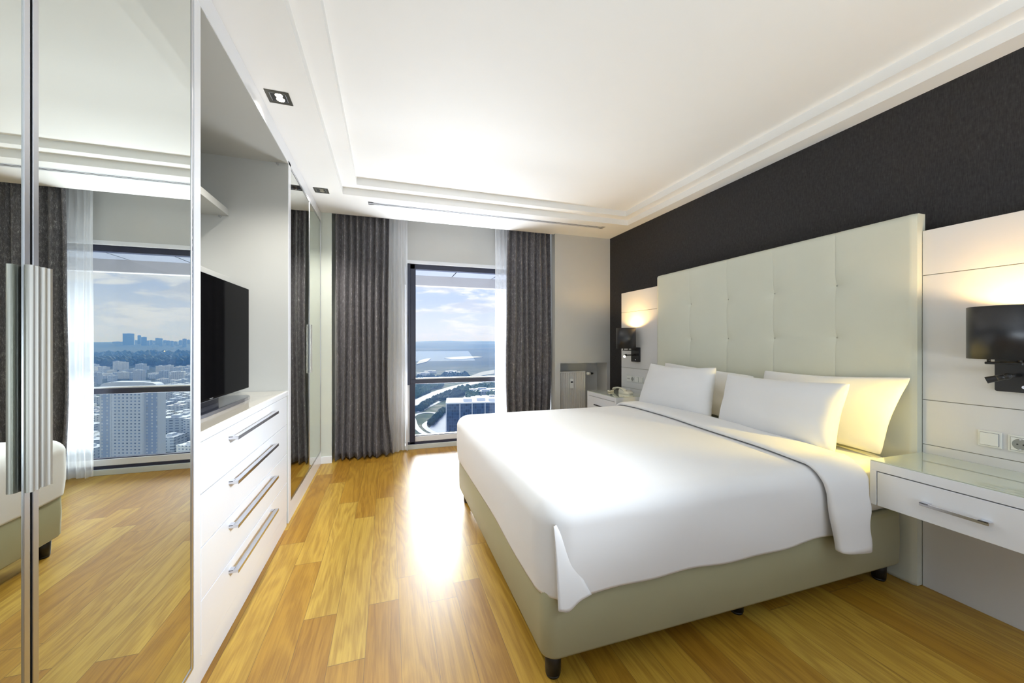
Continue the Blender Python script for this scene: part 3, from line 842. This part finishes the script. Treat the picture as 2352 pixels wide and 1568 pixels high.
# ------------------------------------------------------------------ switches and sockets
def plate(name, label, cat, y0, y1, z0, z1, parts):
    t = thing(name, label, cat, (PX, (y0+y1)/2, z0))
    box('frame', PX-.008, PX-.0004, y0, y1, z0, z1, M['plastic'], t, .002)
    w_ = (y1-y0)
    n = len(parts)
    for k, kind in enumerate(parts):
        a = y1-w_*(k+1)/n+.008; b = y1-w_*k/n-.008
        if kind == 'rocker':
            box('rocker_edge', PX-.0095, PX-.008, a, b, z0+.008, z1-.008, M['socket_dark'], t)
            box('rocker', PX-.014, PX-.0085, a+.0012, b-.0012, z0+.0092, z1-.0092, M['plastic'], t, .001, 1)
        elif kind == 'socket':
            box('socket_edge', PX-.0095, PX-.008, a, b, z0+.008, z1-.008, M['socket_dark'], t)
            box('socket_face', PX-.012, PX-.0085, a+.0012, b-.0012, z0+.0092, z1-.0092, M['plastic'], t, .001, 1)
            c = (a+b)/2; zc_ = (z0+z1)/2; r_ = (z1-z0)*.33
            bm = bmesh.new(); add_cyl(bm, (PX-.0122, c, zc_), (PX-.0128, c, zc_), r_, n=28); s = obj('socket_well', bm, simple('socket_grey', (.30, .31, .29), .4), t)
            for q in (-1, 1):
                bm = bmesh.new(); add_cyl(bm, (PX-.0128, c+q*.009, zc_), (PX-.0134, c+q*.009, zc_), .0032, n=10); obj('pin_hole', bm, M['dark_gap'], s)
                bm = bmesh.new(); add_box(bm, PX-.0140, PX-.0127, c-.003, c+.003, zc_+q*r_*.88-.002, zc_+q*r_*.88+.002); obj('earth_clip', bm, M['chrome'], s)
        elif kind == 'data':
            box('data_face', PX-.010, PX-.0085, a, b, z0+.008, z1-.008, M['plastic'], t, .001, 1)
            c = (a+b)/2; zc_ = (z0+z1)/2
            for q in (-1, 1):
                box('data_port', PX-.0108, PX-.0099, c+q*.010-.006, c+q*.010+.006, zc_-.007, zc_+.007, M['socket_dark'], t)
plate('light_switch', 'square white light switch above the near nightstand', 'light switch', .985, 1.062, .802, .878, ['rocker'])
plate('power_socket', 'white power socket beside the light switch at the right edge', 'power socket', .890, .967, .800, .876, ['socket'])
plate('socket_strip', 'white strip with data port, socket and switch above the far nightstand', 'power socket', 3.60, 3.915, .832, .905, ['data', 'socket', 'rocker', 'rocker'])

# ------------------------------------------------------------------ telephone
t = thing('telephone', 'cream corded telephone lying on the far nightstand', 'telephone', (2.55, 3.80, .712))
bm = bmesh.new()
def TP(i, j):
    u = i/20; v = j/10; a = 2*PI*u
    n_ = 3.2; c, s_ = math.cos(a), math.sin(a); rr = (abs(c)**n_+abs(s_)**n_)**(-1/n_)
    sc_ = (1, 1.0, .98, .9, .7, .45, .2, .1, .05, .02, 0)[j]; zz = (0, .012, .026, .036, .040, .042, .043, .043, .043, .043, .043)[j]
    x = c*rr*.055*sc_; y = s_*rr*.10*sc_
    return (2.580+x, 3.745+y, .7125+zz*(1+.35*(y/.1)))
add_grid(bm, TP, 20, 10, True)
bm.faces.new([v for v in bm.verts if abs(v.co.z-.7125) < 1e-5][::1]) if False else None
obj('phone_body', bm, M['cream_plastic'], t, True)
bm = bmesh.new()
hp = []
for k in range(15):
    u = k/14; hp.append((2.545+.0*u, 3.70+.245*u, (.752+.018*math.sin(PI*u))))
rg = []
for i, p in enumerate(hp):
    u = i/14; e = .5+.5*abs(2*u-1)**2.5
    w1 = .014+.013*abs(2*u-1)**2; w2 = .010+.012*abs(2*u-1)**4
    if i in (0, 14): w1 *= .6; w2 *= .6
    rg.append([(p[0]+w1*math.cos(2*PI*k/12), p[1], p[2]+w2*math.sin(2*PI*k/12)-(.010*abs(2*u-1)**4)) for k in range(12)])
rings_mesh(bm, rg); obj('handset', bm, M['cream_plastic'], t, True)
bm = bmesh.new(); pts = []
for k in range(240):
    u = k/239; a = u*2*PI*20
    cx = 2.50+.03*math.sin(u*PI*2.0)-.02*u; cyy = 3.93-.03*math.sin(u*PI)*2+.03*u
    pts.append((cx+.0065*math.cos(a), cyy+.02*math.sin(u*6), .7225+.0065*math.sin(a)))
add_tube(bm, pts, .0028, 6); obj('coiled_cord', bm, M['cream_plastic'], t, True)
bm = bmesh.new(); 
for r in range(4):
    for c in range(3): add_box(bm, 2.572+c*.016, 2.584+c*.016, 3.715+r*.016, 3.726+r*.016, .750, .7585, .001, 1)
obj('keypad', bm, M['plastic'], t)

# ------------------------------------------------------------------ radiator
t = thing('radiator', 'white panel radiator in the wall niche right of the curtain', 'radiator', (2.3, 4.6, .15))
rx0, rx1, ry = 2.112, 2.500, 4.545
bm = bmesh.new(); poly = []
x = rx0+.012; 
poly = [(rx0, ry+.02), (rx0, ry), (rx0+.012, ry-.006)]
step = .0333
while x+step < rx1-.005:
    poly += [(x+.004, ry-.006), (x+.010, ry+.006), (x+.016, ry+.006), (x+.022, ry-.006)]
    x += step
poly += [(rx1-.008, ry-.006), (rx1, ry), (rx1, ry+.02)]
add_prism(bm, poly, 'z', .17, .895)
obj('front_panel', bm, M['radiator'], t)
bm = bmesh.new(); add_box(bm, rx0, rx1, ry-.008, ry+.11, .893, .913, .003); add_box(bm, rx1-.006, rx1+.003, ry-.004, ry+.11, .17, .90, .002); add_box(bm, rx0, rx1, ry+.09, ry+.105, .17, .895)
obj('casing', bm, M['radiator'], t)
h = box('heat_meter', 2.262, 2.315, ry-.030, ry-.006, .69, .822, M['plastic'], t, .006)
box('meter_display', 2.272, 2.305, ry-.0315, ry-.0295, .765, .785, M['dark_gap'], h)
bm = bmesh.new(); add_tube(bm, [(rx1+.003, ry+.04, .875), (rx1+.13, ry+.04, .875), (rx1+.145, ry+.045, .875), (rx1+.15, ry+.06, .875), (rx1+.15, ry+.14, .875)], .011, 14)
obj('valve_pipe', bm, M['chrome'], t)
bm = bmesh.new(); add_cyl(bm, (rx1+.035, ry+.03, .875), (rx1+.090, ry+.03, .875), .024, .020, 20); obj('thermostat_knob', bm, M['plastic'], t)
bm = bmesh.new(); add_cyl(bm, (rx1+.090, ry+.03, .875), (rx1+.128, ry+.03, .875), .014, n=20); obj('knob_collar', bm, M['black_metal'], t)
for x in (2.16, 2.46): box('wall_bracket', x, x+.02, ry+.10, 4.722, .5, .56, M['radiator'], t)

#EXTERIOR#
# ------------------------------------------------------------------ outside: terrain, roads, woods, city
def terrain(x, y):
    r = math.hypot(x, y)
    h = -115.0
    k = smoothstep(1250, 7600, r)
    h += 112*k
    h += smoothstep(1200, 2600, r)*(vnoise(x/900.0, y/700.0, 21)-.5)*46
    h += smoothstep(1500, 3500, r)*(vnoise(x/330.0, y/260.0, 22)-.5)*16
    h += smoothstep(5000, 9000, r)*(vnoise(x/1500.0, 3, 23)-.4)*60
    return h
def dirpx(u, v):
    a = (u-1176.0)/FPX
    return (a*CY+SY, -a*SY+CY, (785.0-v)/FPX)
def ground_px(u, v, lift=0.0, mirror=False):
    dx, dy, dz = dirpx(u, v); ox = 0.0
    if mirror: dx = -dx; ox = 2*XL
    t = 120.0
    while t < 12000:
        if EYE+dz*t <= terrain(ox+dx*t, dy*t): break
        t *= 1.006
    return Vector((ox+dx*t, dy*t, terrain(ox+dx*t, dy*t)+lift))
bm = bmesh.new()
AZ = [math.radians(-45+120*i/170.0) for i in range(171)]
RS = [70.0*(13500/70.0)**(k/110.0) for k in range(111)]
def TPt(i, j): x = RS[j]*math.sin(AZ[i]); y = RS[j]*math.cos(AZ[i]); return (x, y, terrain(x, y))
add_grid(bm, TPt, 170, 110)
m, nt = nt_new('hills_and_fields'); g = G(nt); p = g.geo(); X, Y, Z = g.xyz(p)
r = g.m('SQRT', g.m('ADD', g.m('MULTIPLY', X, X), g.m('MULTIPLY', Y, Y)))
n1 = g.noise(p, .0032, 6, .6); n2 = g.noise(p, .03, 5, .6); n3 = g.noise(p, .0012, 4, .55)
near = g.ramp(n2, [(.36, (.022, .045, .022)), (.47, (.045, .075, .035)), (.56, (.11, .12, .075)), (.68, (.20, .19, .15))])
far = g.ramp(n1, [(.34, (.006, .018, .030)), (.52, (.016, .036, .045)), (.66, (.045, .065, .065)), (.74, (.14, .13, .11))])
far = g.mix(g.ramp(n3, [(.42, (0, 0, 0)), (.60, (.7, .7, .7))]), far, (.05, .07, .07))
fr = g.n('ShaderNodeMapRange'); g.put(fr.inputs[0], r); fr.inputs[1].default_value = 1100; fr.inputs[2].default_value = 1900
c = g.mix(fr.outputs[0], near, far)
g.out(g.pr(c, .95, spec=.05)); M['terrain'] = m
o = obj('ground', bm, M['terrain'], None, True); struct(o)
# haze over the valley
bm = bmesh.new(); add_box(bm, -9500, 13800, 60, 13800, -180, 160)
m, nt = nt_new('valley_haze'); vs = nt.nodes.new('ShaderNodeVolumeScatter'); vs.inputs['Color'].default_value = (.17, .40, .95, 1); vs.inputs['Density'].default_value = .00026
vs.inputs['Anisotropy'].default_value = -.1
oo = nt.nodes.new('ShaderNodeOutputMaterial'); nt.links.new(vs.outputs[0], oo.inputs['Volume'])
hz_o = obj('haze', bm, m); setp(hz_o, 'stuff', 'thin blue haze over the valley outside the window', 'haze')

road_m = simple('pale_road', (.42, .43, .45), .8, var=.1, vs=.05)
sand_m = simple('bare_earth', (.24, .23, .21), .9, var=.2, vs=.03)
lot_m = simple('parking_ground', (.26, .29, .36), .8, var=.15, vs=.05)
def road(name, label, pix, w, lift=.6, mirror=False, mat=None):
    P = [ground_px(u, v, lift, mirror) for u, v in pix]
    Q = []
    for i in range(len(P)-1):
        p0 = P[max(0, i-1)]; p1 = P[i]; p2 = P[i+1]; p3 = P[min(len(P)-1, i+2)]
        for k in range(8):
            t = k/8.0
            Q.append(.5*((2*p1)+(p2-p0)*t+(2*p0-5*p1+4*p2-p3)*t*t+(3*p1-p0-3*p2+p3)*t**3))
    Q.append(P[-1]); bm = bmesh.new(); L = []
    for i, q in enumerate(Q):
        d_ = (Q[min(i+1, len(Q)-1)]-Q[max(i-1, 0)]); d_.z = 0; d_.normalize(); s_ = Vector((-d_.y, d_.x, 0))*w/2
        q = Vector((q.x, q.y, terrain(q.x, q.y)+lift))
        L.append((bm.verts.new(q+s_), bm.verts.new(q-s_)))
    for a, b in zip(L, L[1:]): bm.faces.new((a[0], a[1], b[1], b[0]))
    r_ = bmesh.ops.extrude_face_region(bm, geom=bm.faces[:])
    for v in r_['geom']:
        if isinstance(v, bmesh.types.BMVert): v.co.z -= 1.0
    setp(obj(name, bm, mat or road_m), None, label, 'road')
def patch(name, label, cat, pix, mat, lift=.4, mirror=False):
    P = [ground_px(u, v, lift, mirror) for u, v in pix]
    bm = bmesh.new(); V = [bm.verts.new(p) for p in P]; f = bm.faces.new(V)
    r_ = bmesh.ops.extrude_face_region(bm, geom=[f])
    for v in r_['geom']:
        if isinstance(v, bmesh.types.BMVert): v.co.z -= 3
    bmesh.ops.triangulate(bm, faces=bm.faces[:])
    setp(obj(name, bm, mat), None, label, cat)
road('highway', 'wide pale highway curving through the valley below the window transom', [(944, 936), (960, 926), (985, 912), (1010, 901), (1035, 893), (1060, 886), (1100, 878)], 34)
road('ring_road', 'pale looping ring road at the foot of the view below the highway', [(940, 965), (952, 955), (966, 950), (985, 948), (1003, 951), (1000, 960), (985, 968), (975, 978), (984, 988), (998, 995)], 7)
road('ring_road', 'pale outer curve of the looping road at the bottom left of the window', [(944, 952), (950, 965), (955, 980), (968, 993), (985, 1001)], 7)
road('side_road', 'pale side road beside the tree belt above the loop', [(960, 948), (985, 935), (1005, 925), (1012, 921)], 7)
road('side_road', 'pale lane cutting through the green trees to the pale buildings', [(1060, 921), (1070, 914), (1075, 906), (1082, 900)], 10)
patch('parking_lot', 'blue-grey parking ground beside the glazed office block', 'parking lot', [(985, 985), (1000, 968), (1018, 950), (1030, 948), (1030, 998), (1000, 1003)], lot_m)
patch('bare_field', 'pale bare wedge of earth on the right above the window transom', 'field', [(1072, 868), (1085, 862), (1105, 855), (1136, 849), (1136, 858), (1110, 862), (1092, 868)], sand_m, 1.0)
patch('bare_field', 'pale quarry patch on the blue hillside at the left of the window', 'field', [(956, 838), (962, 830), (975, 825), (990, 824), (980, 832)], sand_m, 3.0)
patch('bare_field', 'long thin pale clearing across the blue hills', 'field', [(1020, 823), (1045, 820), (1095, 819), (1110, 821), (1070, 825), (1040, 826)], sand_m, 3.0)
for k, (u, v, ww) in enumerate([(965, 862, 12), (984, 858, 18), (1003, 861, 14), (1038, 858, 22), (1024, 862, 10)]):
    pass

# facades ----------------------------------------------------------
def facade(name, wall, glass, sx, sz, wx, wz, roof=(.70, .72, .76), rough=.6):
    m, nt = nt_new(name); g = G(nt); X, Y, Z = g.xyz(g.obj())
    h = g.m('ADD', X, Y)
    fx = g.m('FRACT', g.m('DIVIDE', g.m('ADD', h, 500.0), sx)); fz = g.m('FRACT', g.m('DIVIDE', g.m('ADD', Z, 300.0), sz))
    w_ = g.m('MULTIPLY', g.m('MULTIPLY', g.m('GREATER_THAN', fx, (1-wx)/2), g.m('LESS_THAN', fx, (1+wx)/2)),
             g.m('MULTIPLY', g.m('GREATER_THAN', fz, (1-wz)/2), g.m('LESS_THAN', fz, (1+wz)/2)))
    idn = g.white(g.comb(g.m('FLOOR', g.m('DIVIDE', g.m('ADD', h, 500.0), sx)), g.m('FLOOR', g.m('DIVIDE', g.m('ADD', Z, 300.0), sz)), 2.0))
    gcol = g.mix(idn, tuple(q*.6 for q in glass), tuple(min(1, q*1.5) for q in glass))
    c = g.mix(w_, wall, gcol)
    nz = g.xyz(g.n('ShaderNodeNewGeometry').outputs['Normal'])[2]
    c = g.mix(g.m('GREATER_THAN', nz, .5), c, roof)
    g.out(g.pr(c, rough, spec=.3)); return m
F_tower = facade('tower_facade_white', (.90, .92, .95), (.26, .34, .48), 3.6, 2.95, .45, .36)
F_wing = facade('tower_facade_grey', (.46, .55, .70), (.85, .90, .95), 4.5, 2.95, .34, .50)
F_glass = facade('office_glass', (.10, .15, .24), (.045, .075, .14), 3.0, 4.0, .86, .88, roof=(.78, .79, .82), rough=.3)
F_list = [facade('flat_facade_a', (.70, .70, .70), (.18, .22, .30), 4.2, 3.1, .45, .42), facade('flat_facade_b', (.62, .66, .72), (.20, .25, .34), 5.0, 3.1, .5, .38, (.62, .56, .54)),
          facade('flat_facade_c', (.78, .76, .72), (.22, .24, .28), 3.6, 3.1, .42, .45, (.60, .62, .66)), facade('flat_facade_d', (.50, .55, .62), (.16, .20, .28), 6.0, 3.1, .6, .36)]
white_m = simple('crown_white', (.80, .82, .85), .6, var=.02, vs=.1)
def local(name, bm, mat, parent=None, loc=None, rz=0, smooth=False):
    o = obj(name, bm, mat, None, smooth)
    if parent is not None: o.parent = parent; o.location = (0, 0, 0)
    if loc is not None: o.location = loc; o.rotation_euler = (0, 0, rz)
    return o
# near tower seen in the mirror
tw = 27.0; zt = -36.0; zb = -117.0
t = thing('apartment_tower', 'tall white apartment tower with grey side strips outside, seen in the wardrobe mirror', 'building', (224, 441, zb))
t.rotation_euler = (0, 0, math.atan2(449-433, 250-198)); H_ = zt-zb
bm = bmesh.new(); add_box(bm, -14.5, 14.5, -1.6, 8, 0, H_-3); local('central_block', bm, F_tower, t)
for s in (-1, 1):
    bm = bmesh.new(); a, b = sorted((s*14.5, s*25)); add_box(bm, a, b, 0, 7, 0, H_-6); local('side_wing', bm, F_wing, t)
    bm = bmesh.new(); a, b = sorted((s*25, s*27)); add_box(bm, a, b, .5, 7, 0, H_-5.5); local('white_pilaster', bm, white_m, t)
    bm = bmesh.new(); a, b = sorted((s*14.0, s*15.2)); add_box(bm, a, b, -2.2, 1, 0, H_-5); local('white_pilaster', bm, white_m, t)
bm = bmesh.new(); poly = []
for k in range(9):
    a = PI/2*k/8; poly.append((27-7+7*math.sin(PI/2-a) if False else 20+7*math.cos(a), H_-7+7*math.sin(a)))
poly = poly+[(-p[0], p[1]) for p in poly[::-1]]
add_prism(bm, poly, 'y', -.5, 7.5); local('rounded_crown', bm, white_m, t)
bm = bmesh.new(); add_box(bm, -13.5, 13.5, -3, 7, H_-5.5, H_+1.0); local('roof_fascia', bm, white_m, t)
bm = bmesh.new()
local('roof_pipe', bm, white_m, t) if False else bm.free()
for k in range(3):
    pass
# glazed office block in the direct view
def place_px(u, v_base, mirror=False): return ground_px(u, v_base, 0, mirror)
P = Vector((*(Vector(dirpx(1025, 990))*(116.3*FPX/205.0)).to_2d(), -115.0)); Q = Vector((*(Vector(dirpx(1148, 986))*(116.3*FPX/201.0)).to_2d(), -115.0))
dq = Q-P; Lq = dq.to_2d().length; rz = math.atan2(dq.y, dq.x)
ho = 115+1.3-140*(116.3/205.0)
t = thing('office_block', 'dark glazed office block with white roof rim standing beyond the foot of the bed', 'building', P); t.rotation_euler = (0, 0, rz)
bm = bmesh.new(); add_box(bm, .5, Lq, .4, 42, 0, ho-1.5); local('glazed_body', bm, F_glass, t)
bm = bmesh.new(); add_box(bm, -.6, Lq+.6, -.6, 43, ho-1.5, ho); local('roof_slab', bm, white_m, t)
for x in (-.6, 17, 33, 50, Lq-.6):
    bm = bmesh.new(); add_box(bm, x, x+1.1, -.5, .5, 0, ho-1.5); local('white_column', bm, white_m, t)
for (a, b, c, d_) in ((22, 34, 10, 22), (40, 52, 14, 30), (56, 66, 8, 18)):
    bm = bmesh.new(); add_box(bm, a, b, c, d_, ho, ho+3.5); local('roof_unit', bm, white_m, t)
def block(name, label, x, y, w_, d_, h_, rz, mat, group=None, zb=None):
    bm = bmesh.new(); add_box(bm, -w_/2, w_/2, -d_/2, d_/2, 0, h_)
    add_box(bm, -w_*.18, w_*.15, -d_*.2, d_*.2, h_, h_+2.6)
    add_box(bm, -w_/2-.3, w_/2+.3, -d_/2-.3, d_/2+.3, h_-.7, h_+.25)
    o = local(name, bm, mat, None, (x, y, (terrain(x, y) if zb is None else zb)), rz)
    return setp(o, None, label, 'building', group)
# low pale buildings behind the office block
for k, (u, v, w_, h_) in enumerate([(1098, 921, 26, 12), (1114, 916, 34, 9), (1130, 922, 30, 14)]):
    p = ground_px(u, v+6)
    block('low_building', ['small pale flat-roofed building behind the office block, leftmost of three', 'wide low pale building behind the office block, middle of three', 'taller pale building behind the office block, rightmost of three'][k], p.x, p.y, w_, 22, h_, rz, F_list[2])
for k, (u, v, w_) in enumerate([(1108, 898, 60), (1116, 903, 54)]):
    p = ground_px(u, v+3)
    block('warehouse', ['long blue-grey warehouse among the green trees on the right, farther of two', 'long blue-grey warehouse among the green trees on the right, nearer of two'][k], p.x, p.y, w_, 18, 8, rz+.05, F_list[3])
for k, (u, v) in enumerate([(988, 857), (1036, 857), (1044, 860), (972, 862)]):
    p = ground_px(u, v)
    block('distant_house', ['second tiny pale building from the left on the fields above the transom', 'third tiny pale building from the left on the fields above the transom', 'rightmost tiny pale building on the fields above the transom', 'leftmost tiny pale building on the fields above the transom'][k], p.x, p.y, 42, 14, 8, .2, F_list[0])

# city blocks seen in the mirror
rnd = random.Random(41); placed = []
G_CITY = 'apartment blocks of the city'
for k in range(900):
    v = 848+ (rnd.random()**.8)*210; u = rnd.uniform(190, 452)
    if 222 < u < 372 and v > 876: continue
    if rnd.random() < .25 and v > 940: continue
    p = ground_px(u, v, 0, True); r_ = math.hypot(p.x, p.y)
    w_ = rnd.uniform(14, 30); d_ = rnd.uniform(12, 22); h_ = rnd.choice([9, 12, 15, 15, 18, 21, 27])*(1 if r_ < 1100 else 1.15)
    if any((p.x-a)**2+(p.y-b)**2 < (q+max(w_, d_)*.62)**2 for a, b, q in placed): continue
    if len(placed) >= 120: break
    placed.append((p.x, p.y, max(w_, d_)*.62))
    fi = rnd.randrange(4); kind_ = ['pale grey', 'bluish white red-roofed', 'cream', 'dark blue-grey'][fi]
    if r_ > 900: lab, gp = 'small %s apartment block far off in the hazy city in the mirror' % kind_, 'far %s blocks of the city' % kind_
    else: lab, gp = '%s flat-topped apartment block close to the white tower in the mirror' % kind_, '%s blocks near the white tower' % kind_
    block('apartment_block', lab, p.x, p.y, w_, d_, h_, rnd.uniform(-.25, .55), F_list[fi], gp)
# hazy skyline
sk_m = [facade('skyline_a', (.12, .17, .25), (.06, .09, .15), 6, 8, .6, .6, (.3, .34, .4)), facade('skyline_b', (.26, .31, .39), (.14, .18, .26), 6, 8, .6, .6, (.4, .44, .5))]
for (u0, u1, vt, md_, lab) in [(286, 306, 766, 0, 'widest dark tower on the hazy skyline in the mirror'), (317, 323, 770, 0, 'thin tower beside the widest tower on the hazy skyline'), (326, 336, 774, 0, 'blue-grey tower right of the thin tower on the hazy skyline')]+\
        [(a, b, c, 1, None) for a, b, c in [(358, 366, 776), (366, 373, 777), (262, 280, 787), (344, 350, 781), (350, 357, 782), (376, 382, 781), (383, 390, 782), (392, 398, 783), (412, 418, 781), (420, 428, 778), (430, 436, 780), (308, 315, 781), (338, 343, 782), (400, 406, 784)]]:
    T_ = 3600.0+ (u0*37 % 500); cx_ = (u0+u1)/2
    dx_, dy_, _ = dirpx(cx_, 785); x = 2*XL-dx_*T_; y = dy_*T_; w_ = (u1-u0)/FPX*T_*.93; zb_ = terrain(x, y)-4
    ztop = EYE+(785-vt)/FPX*T_
    block('skyline_tower', lab or 'pale hazy high-rise on the far skyline, seen in the wardrobe mirror', x, y, w_, w_*.7, max(20, ztop-zb_), -.35, sk_m[md_], None if lab else 'pale high-rises on the skyline', zb_)
# woods ------------------------------------------------------------
leaf_m = simple('tree_crowns', (.050, .095, .045), .9, spec=.1, var=.45, vs=.05)
leaf_b = simple('tree_crowns_dark', (.022, .050, .035), .9, spec=.1, var=.4, vs=.05)
ico = bmesh.new(); bmesh.ops.create_icosphere(ico, subdivisions=1, radius=1); IV = [v.co.copy() for v in ico.verts]; IF = [[v.index for v in f.verts] for f in ico.faces]; ico.free()
def woods(label, quads, n, mat, mirror=False, smin=3, smax=6, seed=1):
    rnd = random.Random(seed); vs_, fs_ = [], []
    for k in range(n):
        q = rnd.choice(quads); a, b = rnd.random(), rnd.random()
        (u0, v0), (u1, v1), (u2, v2), (u3, v3) = q
        u = (u0*(1-a)+u1*a)*(1-b)+(u3*(1-a)+u2*a)*b; v = (v0*(1-a)+v1*a)*(1-b)+(v3*(1-a)+v2*a)*b
        p = ground_px(u, v, 0, mirror); s_ = rnd.uniform(smin, smax); o_ = len(vs_)
        for c in IV: vs_.append((p.x+c.x*s_*rnd.uniform(.8, 1.2), p.y+c.y*s_*rnd.uniform(.8, 1.2), p.z+s_*.8+c.z*s_*rnd.uniform(.8, 1.2)))
        for f in IF: fs_.append([i+o_ for i in f])
    me = bpy.data.meshes.new('woodland'); me.from_pydata(vs_, [], fs_); me.materials.append(mat)
    o = bpy.data.objects.new('woodland', me); COL.objects.link(o); setp(o, 'stuff', label, 'trees')
woods('green trees along the valley left of the highway', [((945, 888), (992, 884), (985, 902), (945, 918)), ((990, 884), (1020, 880), (1012, 890), (985, 896))], 420, leaf_m, seed=2)
woods('dark tree belt between the highway and the loop road', [((952, 944), (985, 922), (1010, 912), (968, 946)), ((1000, 912), (1050, 896), (1068, 908), (1012, 922)), ((986, 976), (1016, 944), (1024, 944), (992, 978))], 520, leaf_b, smin=2.5, smax=5, seed=3)
woods('bright green trees around the warehouses on the right of the window', [((1050, 893), (1140, 884), (1140, 896), (1062, 903)), ((1070, 905), (1100, 905), (1095, 922), (1078, 920)), ((1120, 906), (1140, 902), (1140, 914), (1122, 914))], 420, leaf_m, seed=4)
woods('scattered scrub on the fields above the transom', [((945, 868), (1075, 866), (1080, 872), (945, 876)), ((1020, 862), (1075, 860), (1070, 868), (1015, 868))], 260, leaf_b, smin=4, smax=8, seed=5)
woods('garden trees between the apartment blocks seen in the mirror', [((370, 975), (440, 960), (440, 985), (372, 1000)), ((372, 1000), (420, 990), (420, 1025), (374, 1030)), ((400, 925), (445, 915), (445, 935), (402, 940))], 380, leaf_b, True, 3, 6, seed=6)
woods('blue-green forest belt below the skyline seen in the mirror', [((215, 815), (445, 812), (445, 838), (215, 842))], 500, leaf_b, True, 8, 18, seed=7)
